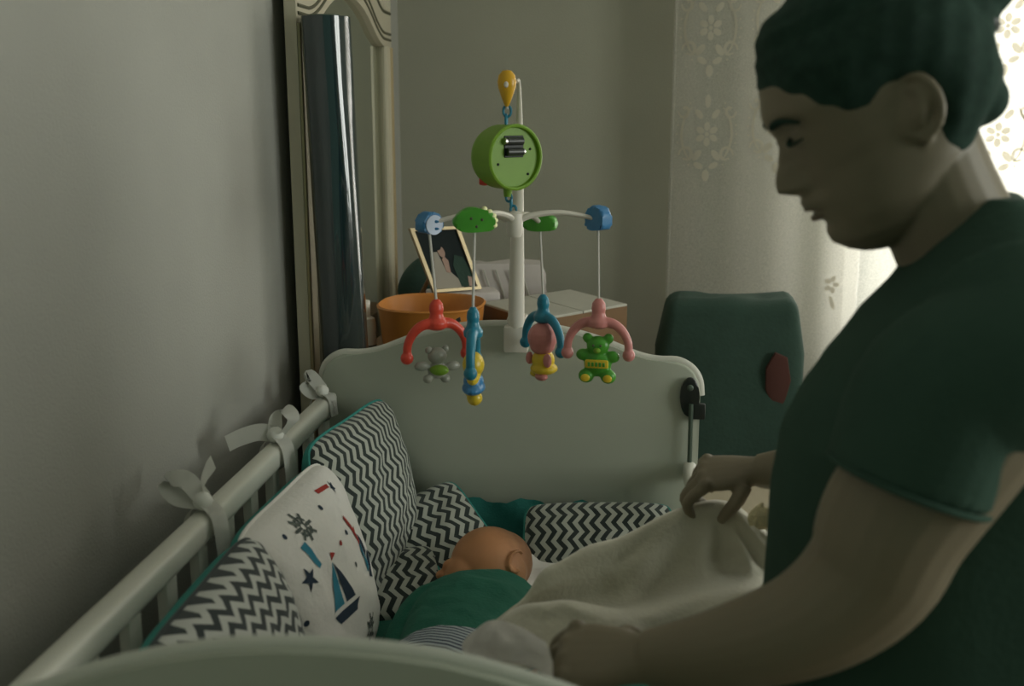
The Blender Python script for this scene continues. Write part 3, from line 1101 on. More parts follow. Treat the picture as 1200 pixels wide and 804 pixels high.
boat(cuB, -0.040, 0.002, -0.05, 1.05)
boat(cuB, 0.085, 0.010, 0.35, 0.9)
cuB.decal('printed_star', -0.108, 0.058, star(0.018), 'ink_navy', 0.2)
cuB.decal('printed_star', 0.09, 0.122, star(0.011), 'ink_navy', 0.2)
wheel(cuB, -0.062, 0.118, 0.021)
wheel(cuB, 0.025, -0.085, 0.024)
cuB.decal('printed_pennant', -0.082, 0.080, [(-0.010, 0.020), (0.004, 0.022), (0.013, -0.020), (0.004, -0.022)], 'ink_teal', 0.1)
for x, y, c in ((0.0, 0.064, 'ink_red'), (0.035, 0.066, 'ink_navy'), (0.005, 0.120, 'ink_navy'), (-0.105, 0.122, 'ink_navy'), (-0.04, -0.075, 'ink_navy'), (-0.12, -0.03, 'ink_red'), (0.02, 0.02, 'ink_grey'), (-0.14, 0.01, 'ink_navy')):
    cuB.decal('printed_dot', x, y, disc(0.0042, 1, 8), c)
cuB.decal('printed_streamer', 0.060, 0.055, [(-0.004, 0.032), (0.004, 0.032), (0.008, -0.032), (0.0, -0.032)], 'ink_red', 0.3)
cuB.decal('printed_streamer', 0.055, 0.130, [(-0.022, 0.006), (0.022, 0.004), (0.022, -0.002), (-0.022, 0.000)], 'ink_red', -0.1)

# along the headboard
def head_frame(x, y, z, lean, roll):
    return frame_mtx((x, y, z), (1, 0, 0), (0, math.sin(lean), math.cos(lean))) @ Matrix.Rotation(roll, 4, 'Z')


GB = 'cushions along the headboard'
Cushion('chevron_cushion', 0.22, 0.22, 0.036, head_frame(-0.325, 1.712, 0.682, 1.0, 0.62), ('chevC', 'tealcloth'),
        'small zigzag cushion leaning on the headboard beside the sleeping baby\'s head', 5, GB)
Cushion('chevron_cushion', 0.17, 0.15, 0.03, head_frame(-0.365, 1.600, 0.655, 1.15, 0.35), ('chevC', 'tealcloth'),
        'small zigzag cushion lying flat at the foot of the corner cushion', 6, GB)
Cushion('chevron_cushion', 0.27, 0.19, 0.045, head_frame(-0.028, 1.72, 0.680, 0.85, 0.05), ('chevC', 'tealcloth'),
        'zigzag cushion lying under the headboard behind the lifted blanket', 7, GB)
Cushion('head_pillow', 0.24, 0.20, 0.026, frame_mtx((-0.17, 1.66, 0.657), (1, 0, 0), (0, 1, 0.05)), ('printwhite', 'printwhite'),
        'flat white pillow under the sleeping baby\'s head', 8)
# teal folded cloth along the headboard
bm = nb()
rows = []
for j in range(9):
    t = j / 8
    rows.append([V((-0.30 + 0.30 * i / 24, 1.832 - 0.05 * (1 - t) - 0.006 * math.sin(i * 0.8 + j), 0.632 + (0.092 + 0.004 * math.sin(i * 0.75) + 0.002 * math.sin(i * 2.1)) * t)) for i in range(25)])
vsx = [[bm.verts.new(p) for p in r] for r in rows]
for a, b in zip(vsx, vsx[1:]):
    for i in range(24):
        bm.faces.new((a[i], a[i + 1], b[i + 1], b[i]))
bmesh.ops.solidify(bm, geom=bm.faces[:], thickness=0.008)
tag(obj('folded_cloth', bm, 'tealcloth'), 'teal cloth folded up along the foot of the headboard', 'cloth')


# ------------------------------------------------------------------ ribbon bows on the rail
def ribbon(bm, pts, w, wdir, k=6, th=0.0012):
    P = cr([V(p) for p in pts], k)
    wd_ = V(wdir)
    A, B = [], []
    m = len(P)
    for i, p in enumerate(P):
        t = (P[min(i + 1, m - 1)] - P[max(i - 1, 0)]).normalized()
        d = (wd_ - t * wd_.dot(t)).normalized()
        A.append(bm.verts.new(p - d * w / 2))
        B.append(bm.verts.new(p + d * w / 2))
    fs = [bm.faces.new((A[i], A[i + 1], B[i + 1], B[i])) for i in range(m - 1)]
    bmesh.ops.solidify(bm, geom=fs, thickness=th)
    return bm


def bow(y, s, label, tails):
    c = V((-0.528, y, 0.919))
    t = thing('ribbon_bow', label, 'bow', c, 'ribbon bows on the cot rail')
    obj('knot', ell(nb(), c + V((0.0, 0, 0.012)), (0.013 * s, 0.013 * s, 0.012 * s)), 'ribbon', t)
    bm = nb()
    ring = [c + V((0.0235 * math.cos(a) * 1.0, 0, -0.018 + 0.0245 * math.sin(a))) for a in [2 * PI * i / 16 for i in range(17)]]
    ribbon(bm, ring, 0.020 * s, (0, 1, 0), 2)
    obj('wrap_band', bm, 'ribbon', t)
    for i, (kind, pts, wd_) in enumerate(tails):
        bm = nb()
        ribbon(bm, [c + V(p) * s for p in pts], 0.026 * s, wd_)
        obj(kind, bm, 'ribbon', t)


LOOPUP = ('loop', [(0, 0, 0.01), (-0.012, 0.012, 0.040), (0.0, 0.018, 0.055), (0.012, 0.010, 0.040), (0.004, 0, 0.012)], (0.35, 1, 0.1))
bow(1.535, 1.05, 'large white ribbon bow tied round the rail above the sailboat cushion',
    [('loop', [(0, 0, 0.012), (0.0, 0.010, 0.036), (0.012, 0.014, 0.048), (0.026, 0.006, 0.034), (0.010, 0, 0.012)], (0.5, 1, 0.2)),
     ('tail', [(0, 0, 0.012), (-0.020, -0.012, 0.018), (-0.042, -0.026, 0.014), (-0.058, -0.040, 0.008)], (0.25, 0.15, 1)),
     ('tail', [(0.004, 0, 0.012), (0.022, -0.012, -0.004), (0.028, -0.018, -0.040), (0.030, -0.022, -0.062)], (0.4, 1, 0))])
bow(1.80, 0.9, 'small white ribbon bow on the rail end at the headboard',
    [('loop', [(0, 0, 0.010), (-0.020, -0.004, 0.010), (-0.034, -0.006, 0.026), (-0.024, 0, 0.044), (0.0, 0.0, 0.016)], (0.2, 0.6, 0.9)),
     ('tail', [(0, 0, 0.012), (0.020, -0.006, 0.0), (0.026, -0.008, -0.035)], (0.3, 1, 0))])
bow(1.245, 1.0, 'white ribbon bow on the rail above the zigzag cushion by the footboard',
    [('loop', [(0, 0, 0.012), (-0.03, -0.008, 0.020), (-0.044, -0.006, 0.038), (-0.024, 0.004, 0.040), (0.0, 0.0, 0.016)], (0.2, 0.9, 0.6)),
     ('tail', [(0, 0, 0.012), (-0.010, 0.02, 0.022), (-0.012, 0.045, 0.034), (-0.008, 0.062, 0.044)], (0.1, 0.0, 1)),
     ('tail', [(0.004, 0, 0.012), (0.024, -0.01, -0.004), (0.030, -0.014, -0.040), (0.034, -0.018, -0.062)], (0.4, 1, 0))])

# ------------------------------------------------------------------ the mobile
HUB = at(603, 258, 1.66)
mo = thing('cot_mobile', 'musical cot mobile with white post, green music drum and four curved arms', 'mobile', (-0.183, 1.835, 1.0))
pb = V((-0.184, 1.838, 1.005))
top = at(605, 96, 1.665)
post_pts = [pb, V((-0.183, 1.836, 1.10)), V((-0.181, 1.828, 1.20)), V((-0.178, 1.808, 1.30)), V((-0.172, 1.765, 1.40)), V((-0.167, 1.705, 1.462)), top]
obj('post', tube(nb(), post_pts, [0.0150, 0.0140, 0.0118, 0.0098, 0.006, 0.0035, 0.0028], 14, 0.8, (0, 1, 0), 6), 'plastic_w', mo)
cl = obj('clamp', box(nb(), -0.205, -0.162, 1.826, 1.8495, 1.002, 1.05, 0.004), 'plastic_w', mo)
obj('clamp_back', box(nb(), -0.205, -0.162, 1.8705, 1.885, 0.985, 1.056, 0.004), 'plastic_w', cl)
obj('clamp_bridge', box(nb(), -0.200, -0.167, 1.84, 1.88, 1.0565, 1.064, 0.002), 'plastic_w', cl)
obj('clamp_knob', lathe(nb(), [(0, 0), (0.009, 0), (0.010, 0.004), (0.008, 0.014), (0, 0.015)], Matrix.Translation((-0.162, 1.838, 1.040)) @ Matrix.Rotation(PI / 2, 4, 'Y'), 14), 'plastic_w', cl)

dc = at(594, 104, 1.66)
bm = nb()
lathe(bm, [(0, -0.029), (0.003, -0.026), (0.008, -0.014), (0.0135, 0.002), (0.0145, 0.010), (0.0125, 0.020), (0.007, 0.0265), (0, 0.028)], Matrix.Translation(dc) @ Matrix.Diagonal((1, 0.75, 1, 1)), 24)
dp = obj('drop_hook', bm, 'yellow', mo)
obj('rivet', ell(nb(), dc + V((0.0, -0.0105, 0.006)), (0.0035, 0.002, 0.0048)), 'plastic_w', dp)
ax0 = at(595, 124, 1.66)


def chain(a, b, nlink, r=0.0052, m='teal'):
    for i in range(nlink):
        c = a.lerp(b, (i + 0.5) / nlink)
        h = (a - b).length / nlink * 0.62
        pts = [c + (V((r * math.cos(t), 0, h * math.sin(t))) if i % 2 == 0 else V((0, r * math.cos(t), h * math.sin(t)))) for t in [2 * PI * k / 14 for k in range(15)]]
        obj('chain_link', tube(nb(), pts, 0.0022, 6, cap=False), m, mo)


mbc = at(595, 184, 1.665)
axd = V((math.sin(0.72), -math.cos(0.72), 0.0)).normalized()
axm = frame_mtx(mbc, V((0, 0, 1)).cross(axd), V((0, 0, 1)))
chain(at(595, 125, 1.66), mbc + V((-0.003, 0, 0.049)), 2, 0.006)
obj('link_cord', tube(nb(), [dc + V((0, 0, -0.024)), at(595, 128, 1.66)], 0.002, 6), 'cord', mo)
bm = nb()
lathe(bm, [(0, -0.050), (0.022, -0.0485), (0.037, -0.043), (0.0455, -0.034), (0.0492, -0.022), (0.0495, 0.016), (0.0505, 0.022), (0.0480, 0.0235), (0.0455, 0.0225), (0.0445, 0.0170), (0, 0.0170)], axm, 40)
drum = obj('music_box', bm, 'green', mo)
obj('battery_bay', box(nb(), -0.019, 0.017, 0.0, 0.033, 0.0168, 0.0185, 0.001, 1, axm), 'dark', drum)
for j in range(2):
    y = 0.0085 + 0.016 * j
    bt = obj('battery', tube(nb(), [axm @ V((-0.016, y, 0.0205)), axm @ V((0.013, y, 0.0205))], 0.0062, 12), 'batt', drum)
    xx = (0.0145 if j == 0 else -0.0175)
    obj('battery_cap', tube(nb(), [axm @ V((xx - 0.003, y, 0.0205)), axm @ V((xx + 0.002, y, 0.0205))], 0.0050, 10), 'chrome', drum)
for px_, py_ in ((0.030, 0.012), (0.026, -0.026), (-0.03, -0.010)):
    obj('screw_well', ell(nb(), axm @ V((px_, py_, 0.0172)), 0.0022, None, 8, 6), 'dark', drum)
kp = axm @ V((-0.020, -0.040, -0.022))
obj('volume_knob', lathe(nb(), [(0, 0), (0.007, 0), (0.0075, 0.006), (0.006, 0.012), (0, 0.012)], Matrix.Translation(at(571, 212, 1.668)) @ Matrix.Rotation(-PI / 2, 4, 'Y'), 12), 'red', drum)
obj('bottom_lug', lathe(nb(), [(0, -0.012), (0.006, -0.012), (0.008, 0.006), (0, 0.006)], Matrix.Translation(mbc + V((0.0, 0, -0.049))), 12), 'green', drum)
chain(mbc + V((0.0, 0, -0.058)), HUB + V((0, 0, 0.012)), 3, 0.0045)

obj('hub', lathe(nb(), [(0, -0.026), (0.010, -0.026), (0.0125, -0.020), (0.0135, 0.0), (0.0120, 0.010), (0.006, 0.014), (0, 0.015)], Matrix.Translation(HUB), 18), 'plastic_w', mo)
ENDS = [at(503, 263, 1.635), at(556, 260, 1.565), at(633, 262, 1.772), at(701, 258, 1.69)]
for e_, col_ in zip(ENDS, ('blue', 'green2', 'green2', 'blue')):
    a = HUB + V((0, 0, -0.004))
    d = e_ - a
    pts = [a, a + d * 0.18 + V((0, 0, 0.010)), a + d * 0.5 + V((0, 0, 0.014)), a + d * 0.8 + V((0, 0, 0.008)), e_]
    obj('arm', tube(nb(), pts, [0.0075, 0.0068, 0.0058, 0.005, 0.0045], 12, 0.75, (0, 0, 1), 6), 'plastic_w', mo)


def puff(c, m, wx, h, rot, name, sp=None):
    """scalloped cloud-shaped cap, thick across, on an arm end"""
    out = []
    for i in range(40):
        t = 2 * PI * i / 40
        r = 1 + 0.10 * math.sin(2.5 * t) ** 2
        y = math.sin(t) * r
        if y < -0.55:
            y = -0.55 + (y + 0.55) * 0.35
        out.append((math.cos(t) * r * wx, y * h))
    R = Matrix.Translation(c) @ Matrix.Rotation(rot, 4, 'Z')
    bm = nb()
    prism(bm, [R @ V((x, 0.011, z)) for x, z in out], R.to_3x3() @ V((0, 0.011, 0)), R.to_3x3() @ V((0, -0.011, 0)), 0.005, 3)
    o = obj(name, bm, m, mo)
    return o, R


c0, R0 = puff(ENDS[0], 'blue', 0.020, 0.019, 0.9, 'cloud_cap')
bm = nb()
prism(bm, [R0 @ V((0.0212 * math.cos(t) * 0.8, -0.0115, 0.018 * math.sin(t) * 0.85)) for t in [2 * PI * i / 18 for i in range(18)]], (0, 0, 0), R0.to_3x3() @ V((0, -0.0015, 0)))
obj('pale_face', bm, 'palewhite', c0)
for z in (-0.006, 0.005):
    obj('blue_mark', ell(nb(), R0 @ V((0.002, -0.0135, z)), (0.005, 0.0015, 0.0022)), 'blue', c0)
c1, R1 = puff(ENDS[1], 'green2', 0.030, 0.0205, 0.25, 'cloud_cap')
for k in range(5):
    t = -0.25 + 0.33 * k
    obj('yellow_spot', ell(nb(), R1 @ V((0.0305 * math.cos(t), -0.002, 0.0215 * math.sin(t))), (0.0045, 0.009, 0.0042)), 'lemon', c1)
for x, z in ((-0.006, 0.006), (0.010, 0.004), (0.002, -0.006)):
    obj('dark_eye', ell(nb(), R1 @ V((x, -0.0112, z)), (0.0022, 0.001, 0.0022), None, 8, 6), 'groove', c1)
puff(ENDS[2], 'green2', 0.028, 0.017, -0.2, 'cloud_cap')
puff(ENDS[3], 'blue', 0.020, 0.022, -0.75, 'cloud_cap')


# ------------------------------------------------------------------ hanging toys
def toy(name, label, e_, knob_y, rot, m):
    """cord, arch hanger with two ball ends; returns (thing, local frame at the arch centre)"""
    k = at(knob_y[0], knob_y[1], e_.y)
    k.x = e_.x + (k.x - e_.x) * 0.9
    t = thing(name, label, 'hanging toy', k, 'toys hanging from the mobile')
    R = Matrix.Translation(k) @ Matrix.Rotation(rot, 4, 'Z')
    obj('hanging_cord', tube(nb(), [e_ + V((0, 0, -0.013)), k + V((0, 0, 0.0))], 0.0023, 6), 'cord', t)
    bm = nb()
    lathe(bm, [(0, 0.004), (0.005, 0.003), (0.0105, -0.004), (0.012, -0.013), (0.0105, -0.020), (0.0125, -0.027), (0.018, -0.034), (0.017, -0.042), (0.010, -0.046), (0, -0.047)], R @ Matrix.Diagonal((1, 0.85, 1, 1)), 18)
    for s in (-1, 1):
        tube(bm, [R @ V(p) for p in ((0, 0, -0.036), (s * 0.022, 0, -0.037), (s * 0.038, 0, -0.048), (s * 0.048, 0, -0.066), (s * 0.050, 0, -0.086))], [0.010, 0.0085, 0.0076, 0.0070, 0.0068], 12, 1, (0, 1, 0), 5)
        ell(bm, R @ V((s * 0.050, 0, -0.088)), 0.0105)
    me = remesh(bm, 0.0016, 4)
    mobj('hanger', me, m, t)
    return t, R


def part(t, R, name, m, c, r, u=14, v=10):
    o = obj(name, ell(nb(), V((0, 0, 0)), r, None, u, v), m, t)
    o.data.transform(R @ Matrix.Translation(c))
    return o


def fused(t, R, name, m, items, vox=0.0016):
    bm = nb()
    for c, r in items:
        ell(bm, V(c), r, None, 16, 10)
    for v in bm.verts:
        v.co = R @ v.co
    return mobj(name, remesh(bm, vox, 3), m, t)


# coral hanger with the pale lamb
t, R = toy('mobile_toy', 'coral red hanger holding a milky figure with green tummy', ENDS[0], (512, 353), 0.50, 'red')
b = fused(t, R, 'figure_body', 'clear', [((0, 0, -0.088), (0.016, 0.013, 0.014)), ((0, 0, -0.112), (0.016, 0.012, 0.014)), ((-0.026, 0, -0.103), (0.013, 0.007, 0.008)), ((0.026, 0, -0.107), (0.013, 0.007, 0.008)), ((-0.018, -0.004, -0.124), (0.008, 0.008, 0.007)), ((0.012, -0.004, -0.126), (0.008, 0.008, 0.007))])
obj('green_tummy', ell(nb(), R @ V((0, -0.008, -0.110)), (0.016, 0.009, 0.009)), 'green', b)
part(t, R, 'ear', 'clear', V((-0.014, 0, -0.078)), (0.006, 0.004, 0.006))
part(t, R, 'ear', 'clear', V((0.014, 0, -0.078)), (0.006, 0.004, 0.006))
# teal hanger seen edge-on, yellow figure
t, R = toy('mobile_toy', 'teal hanger holding a yellow figure with a ball foot beside the coral hanger', ENDS[1], (554, 362), 1.62, 'teal')
b = fused(t, R, 'figure_body', 'yellow2', [((0, 0.0, -0.086), (0.020, 0.017, 0.020)), ((0, 0, -0.106), (0.024, 0.012, 0.016))])
fused(t, R, 'lower_skirt', 'blue', [((0, 0, -0.122), (0.034, 0.018, 0.010)), ((0, 0, -0.112), (0.020, 0.016, 0.014))])
part(t, R, 'foot', 'yellow2', V((-0.006, -0.002, -0.137)), (0.013, 0.012, 0.012))
part(t, R, 'foot', 'yellow2', V((0.016, 0.006, -0.133)), (0.010, 0.010, 0.009))
# teal hanger with the pink figure in a yellow dress
t, R = toy('mobile_toy', 'teal hanger holding a pink figure in a yellow dress', ENDS[2], (637, 347), -0.85, 'teal')
fused(t, R, 'head', 'pig', [((0.004, -0.004, -0.070), (0.026, 0.026, 0.026)), ((0.004, -0.004, -0.084), (0.022, 0.022, 0.016))])
d = fused(t, R, 'dress', 'yellow2', [((0.004, -0.002, -0.110), (0.020, 0.020, 0.020)), ((0.006, -0.002, -0.124), (0.024, 0.024, 0.011))])
part(t, R, 'arm', 'pig', V((0.026, -0.010, -0.106)), (0.008, 0.007, 0.012))
part(t, R, 'arm', 'pig', V((-0.016, -0.016, -0.108)), (0.007, 0.007, 0.011))
part(t, R, 'foot', 'pig', V((0.012, -0.012, -0.136)), (0.013, 0.010, 0.007))
part(t, R, 'foot', 'yellow2', V((-0.012, -0.006, -0.135)), (0.010, 0.010, 0.007))
# pink hanger with the green bear
t, R = toy('mobile_toy', 'pink hanger holding a green bear with a yellow belly band', ENDS[3], (702, 352), -0.12, 'pink')
b = fused(t, R, 'bear_body', 'green2', [((0, 0, -0.074), (0.019, 0.013, 0.016)), ((-0.017, 0, -0.062), (0.0085, 0.006, 0.0085)), ((0.017, 0, -0.062), (0.0085, 0.006, 0.0085)), ((0, 0, -0.104), (0.023, 0.014, 0.022)),
                                    ((-0.024, 0, -0.090), (0.012, 0.008, 0.010)), ((0.024, 0, -0.092), (0.012, 0.008, 0.010)), ((-0.018, -0.004, -0.124), (0.013, 0.011, 0.012)), ((0.018, -0.004, -0.124), (0.013, 0.011, 0.012))])
for s in (-1, 1):
    obj('sole', ell(nb(), R @ V((s * 0.018, -0.0135, -0.1255)), (0.0075, 0.0025, 0.0065)), 'yellow2', b)
    obj('eye', ell(nb(), R @ V((s * 0.006, -0.0125, -0.072)), (0.002, 0.0015, 0.002), None, 8, 6), 'groove', b)
obj('snout', ell(nb(), R @ V((0, -0.0125, -0.080)), (0.006, 0.0045, 0.0045)), 'green', b)
bd = nb()
box(bd, -0.019, 0.019, -0.0165, -0.010, -0.109, -0.095, 0.003, 2, R)
bd = obj('belly_band', bd, 'yellow2', b)
for i in range(5):
    obj('band_mark', box(nb(), -0.014 + 0.006 * i, -0.010 + 0.006 * i, -0.0172, -0.0163, -0.1055, -0.0985, 0.0004, 1, R), 'green2', b)

# ------------------------------------------------------------------ the baby
bm = nb()
HC = V((-0.204, 1.605, 0.703))
# skull turned to the left; crown away from the feet
ell(bm, HC, (0.063, 0.070, 0.056), None, 32, 20)
ell(bm, HC + V((0.016, 0.010, -0.004)), (0.054, 0.060, 0.052), None, 24, 16)
ell(bm, HC + V((0.030, -0.022, -0.004)), (0.034, 0.034, 0.036), None, 24, 16)
ell(bm, HC + V((-0.032, -0.036, -0.010)), (0.036, 0.040, 0.036), None, 20, 12)
ell(bm, HC + V((-0.058, -0.030, 0.004)), (0.014, 0.014, 0.012))
ell(bm, HC + V((-0.072, -0.034, -0.010)), (0.011, 0.009, 0.009))
ell(bm, HC + V((-0.060, -0.060, -0.012)), (0.012, 0.010, 0.012))
tube(bm, [HC + V((0.0, -0.03, -0.02)), V((-0.20, 1.50, 0.685))], [0.036, 0.034], 16)
# ear on the upper side
ec = HC + V((0.045, -0.040, 0.021))
en = V((0.55, -0.70, 0.45)).normalized()
eu = (V((-0.1, 1, 0.3)) - en * V((-0.1, 1, 0.3)).dot(en)).normalized()
es = en.cross(eu)
earp = [ec + eu * (0.0175 * math.cos(t)) + es * (0.0120 * math.sin(t)) + en * 0.0065 for t in [-0.5 + 0.42 * i for i in range(12)]]
tube(bm, earp, 0.0036, 8)
ell(bm, ec + eu * -0.014 + en * 0.001, (0.005, 0.006, 0.005))
# trunk, arms, legs
tube(bm, [(-0.200, 1.52, 0.680), (-0.203, 1.44, 0.686), (-0.206, 1.34, 0.690), (-0.208, 1.24, 0.690), (-0.210, 1.17, 0.685)], [0.055, 0.078, 0.076, 0.074, 0.062], 20, 0.62, (0, 0, 1), 4)
for s in (-1, 1):
    tube(bm, [(-0.203 + s * 0.065, 1.470, 0.68), (-0.203 + s * 0.098, 1.40, 0.665), (-0.203 + s * 0.100, 1.32, 0.660)], [0.024, 0.019, 0.016], 12, 1, (0, 0, 1), 4)
    q = V((-0.203 + s * 0.100, 1.305, 0.658))
    ell(bm, q, (0.018, 0.022, 0.014))
    for k in range(4):
        tube(bm, [q + V((-0.010 + 0.007 * k, -0.012, 0.002)), q + V((-0.011 + 0.0075 * k, -0.028, 0.0)), q + V((-0.011 + 0.0075 * k, -0.036, -0.008))], [0.0042, 0.004, 0.0035], 8)
    tube(bm, [q + V((s * -0.014, -0.004, 0.004)), q + V((s * -0.022, -0.018, 0.006))], [0.0048, 0.004], 8)
    tube(bm, [(-0.210 + s * 0.035, 1.19, 0.685), (-0.210 + s * 0.065, 1.08, 0.735), (-0.210 + s * 0.055, 0.97, 0.672)], [0.042, 0.034, 0.024], 12, 1, (0, 0, 1), 4)
    ell(bm, (-0.210 + s * 0.055, 0.945, 0.668), (0.018, 0.034, 0.018))
me = remesh(bm, 0.0028, 4)
baby = mobj('person', me, 'babyskin')
tag(baby, 'sleeping baby in a green top lying on its back in the cot', 'baby')
bm = nb()
tube(bm, [(-0.198, 1.550, 0.682), (-0.198, 1.510, 0.683), (-0.203, 1.44, 0.690), (-0.206, 1.34, 0.694), (-0.208, 1.25, 0.694), (-0.209, 1.215, 0.692)], [0.050, 0.085, 0.096, 0.092, 0.088, 0.086], 24, 0.62, (0, 0, 1), 5)
for s in (-1, 1):
    tube(bm, [(-0.203 + s * 0.045, 1.490, 0.685), (-0.203 + s * 0.080, 1.450, 0.685), (-0.203 + s * 0.098, 1.39, 0.665), (-0.203 + s * 0.100, 1.325, 0.661)], [0.040, 0.037, 0.033, 0.030], 14, 1, (0, 0, 1), 4)
for v in bm.verts:
    v.co.z += 0.006 * noise.noise(v.co * 24) + 0.003 * noise.noise(V((v.co.x * 25, v.co.y * 90, 3)))
mobj('green_top', remesh(bm, 0.003, 3), 'shirtgreen', baby)
bm = nb()
tube(bm, [(-0.208, 1.285, 0.694), (-0.210, 1.22, 0.695), (-0.210, 1.15, 0.690)], [0.091, 0.092, 0.074], 20, 0.68, (0, 0, 1), 4)
for s in (-1, 1):
    tube(bm, [(-0.210 + s * 0.035, 1.20, 0.69), (-0.210 + s * 0.065, 1.08, 0.738), (-0.210 + s * 0.056, 0.985, 0.682)], [0.052, 0.042, 0.032], 14, 1, (0, 0, 1), 4)
mobj('striped_trousers', remesh(bm, 0.003, 3), 'stripe', baby)

# ------------------------------------------------------------------ the woman
YS = 1.02                       # her mid-plane
EAR = V((0.236, YS, 1.415))
TL_ = math.radians(26)
hf = V((-math.cos(TL_), 0, -math.sin(TL_)))     # face forward
hu = V((-math.sin(TL_), 0, math.cos(TL_)))      # crown direction
hs = V((0, 1, 0))
uf_tab = [(-0.110, 0.048), (-0.104, 0.066), (-0.095, 0.078), (-0.0845, 0.0875), (-0.075, 0.0885), (-0.0655, 0.0835), (-0.0570, 0.0940), (-0.0518, 0.0880), (-0.0475, 0.0975), (-0.0410, 0.1010), (-0.0335, 0.0950), (-0.0290, 0.1065), (-0.022, 0.1165), (-0.0136, 0.1150), (0.0047, 0.1045), (0.015, 0.0985), (0.0227, 0.0970), (0.0347, 0.1010), (0.045, 0.1015), (0.071, 0.0935), (0.091, 0.082), (0.110, 0.058), (0.122, 0.030), (0.128, 0.005)]
base_tab = [(-0.110, 0.046), (-0.100, 0.066), (-0.085, 0.080), (-0.065, 0.084), (-0.045, 0.087), (-0.02, 0.086), (0.0, 0.088), (0.02, 0.093), (0.042, 0.100), (0.071, 0.0930), (0.091, 0.081), (0.110, 0.057), (0.122, 0.029), (0.128, 0.004)]
ub_tab = [(-0.110, 0.020), (-0.10, 0.010), (-0.085, -0.010), (-0.065, -0.040), (-0.045, -0.062), (-0.02, -0.080), (0.0, -0.087), (0.042, -0.090), (0.07, -0.085), (0.09, -0.074), (0.110, -0.050), (0.122, -0.024), (0.128, -0.002)]
w_tab = [(-0.110, 0.014), (-0.104, 0.026), (-0.095, 0.038), (-0.085, 0.047), (-0.065, 0.057), (-0.045, 0.062), (-0.02, 0.067), (0.0, 0.071), (0.042, 0.074), (0.07, 0.070), (0.09, 0.060), (0.110, 0.042), (0.122, 0.022), (0.128, 0.003)]


def head_ring(h, n=72, off=None):
    fb, ft, bb, w = lerp_tab(base_tab, h), lerp_tab(uf_tab, h), lerp_tab(ub_tab, h), lerp_tab(w_tab, h)
    c = fb * 0.25 + bb * 0.75 if fb - bb > 0.1 else (fb + bb) / 2
    c = (fb + bb) / 2 - 0.004
    sig = 0.012 if -0.034 < h < 0.0 else (0.009 if 0.0 <= h < 0.03 else 0.022)
    ring = []
    for i in range(n):
        a = 2 * PI * i / n
        ca, sa = math.cos(a), math.sin(a)
        pw = 0.86
        y = w * math.copysign(abs(sa) ** pw, sa)
        u = c + ((fb - c) if ca > 0 else (c - bb)) * math.copysign(abs(ca) ** pw, ca)
        if ca > 0:
            u += (ft - fb) * math.exp(-(y / sig) ** 2)
            # eye sockets with a closed-lid bulge, cheekbones
            for s in (-1, 1):
                d2 = ((y - s * 0.032) / 0.016) ** 2 + ((h - 0.027) / 0.012) ** 2
                u -= 0.010 * math.exp(-d2)
                d3 = ((y - s * 0.033) / 0.011) ** 2 + ((h - 0.022) / 0.007) ** 2
                u += 0.006 * math.exp(-d3)
                d4 = ((y - s * 0.014) / 0.006) ** 2 + ((h + 0.024) / 0.007) ** 2
                u += 0.007 * math.exp(-d4)
        o_ = 0.0
        if off is not None:
            o_ = off(u, h, y)
        rad = V((u - c, y))
        L = rad.length or 1
        u += rad.x / L * o_
        y += rad.y / L * o_
        ring.append(EAR + hf * u + hu * (h + (o_ if h > 0.1 else 0)) + hs * y)
    return ring


hh = [-0.110 + 0.238 * i / 95 for i in range(96)]
bm = nb()
loft(bm, [head_ring(h) for h in hh])
# ears
for s in (-1, 1):
    ec = EAR + hs * (s * 0.068) + hf * -0.004 + hu * 0.002
    eo = (hs * s * 0.50 - hf * 0.85).normalized()       # ear plane splays out and back
    pts = []
    for i in range(14):
        t = -0.35 + 0.36 * i
        pts.append(ec + hu * (0.027 * math.cos(t) + 0.004) + eo * (0.006 + 0.015 * math.sin(t)) - hf * (0.006 * math.sin(t)))
    tube(bm, pts, [0.0045] * 11 + [0.005, 0.006, 0.005], 8)
    tube(bm, [ec + hu * 0.020 + eo * 0.010, ec + hu * 0.0 + eo * 0.013, ec + hu * -0.020 + eo * 0.006], [0.006, 0.004, 0.005], 8, 0.8)
    ell(bm, ec + hu * -0.024 + eo * 0.006, (0.006, 0.005, 0.008))
    ell(bm, ec + eo * 0.004 + hs * (s * -0.003), (0.015, 0.008, 0.024))
    ell(bm, ec + eo * 0.012 + hu * 0.004, (0.008, 0.006, 0.020))
# neck and shoulders
tube(bm, [(0.262, YS, 1.395), (0.290, YS, 1.335), (0.322, YS, 1.275), (0.345, YS, 1.22)], [0.052, 0.055, 0.060, 0.07], 24, 1.0, (0, 1, 0), 5)
# hidden trunk under the shirt
tube(bm, [(0.355, YS, 1.27), (0.36, YS, 1.20), (0.355, YS, 1.05), (0.355, YS, 0.90), (0.355, YS, 0.80)], [0.075, 0.10, 0.105, 0.11, 0.11], 24, 1, (0, 1, 0), 4)
# near arm
SH = V((0.315, YS - 0.165, 1.255))
WR = V((0.030, 0.882, 0.940))
tube(bm, [SH, (0.280, 0.852, 1.185), (0.228, 0.846, 1.10), (0.208, 0.846, 1.045), (0.165, 0.850, 1.000), (0.10, 0.862, 0.966), WR], [0.062, 0.063, 0.060, 0.054, 0.046, 0.037, 0.0255], 20, 0.95, (0, 1, 0), 6)
# far arm
SH2 = V((0.375, YS + 0.160, 1.250))
EL2 = V((0.330, 1.245, 1.00))
WR2 = at(889, 552, 1.31)
tube(bm, [SH2, (0.36, 1.21, 1.12), EL2, EL2.lerp(WR2, 0.45) + V((0, 0, 0.004)), WR2], [0.058, 0.056, 0.046, 0.038, 0.0215], 18, 1, (0, 1, 0), 5)
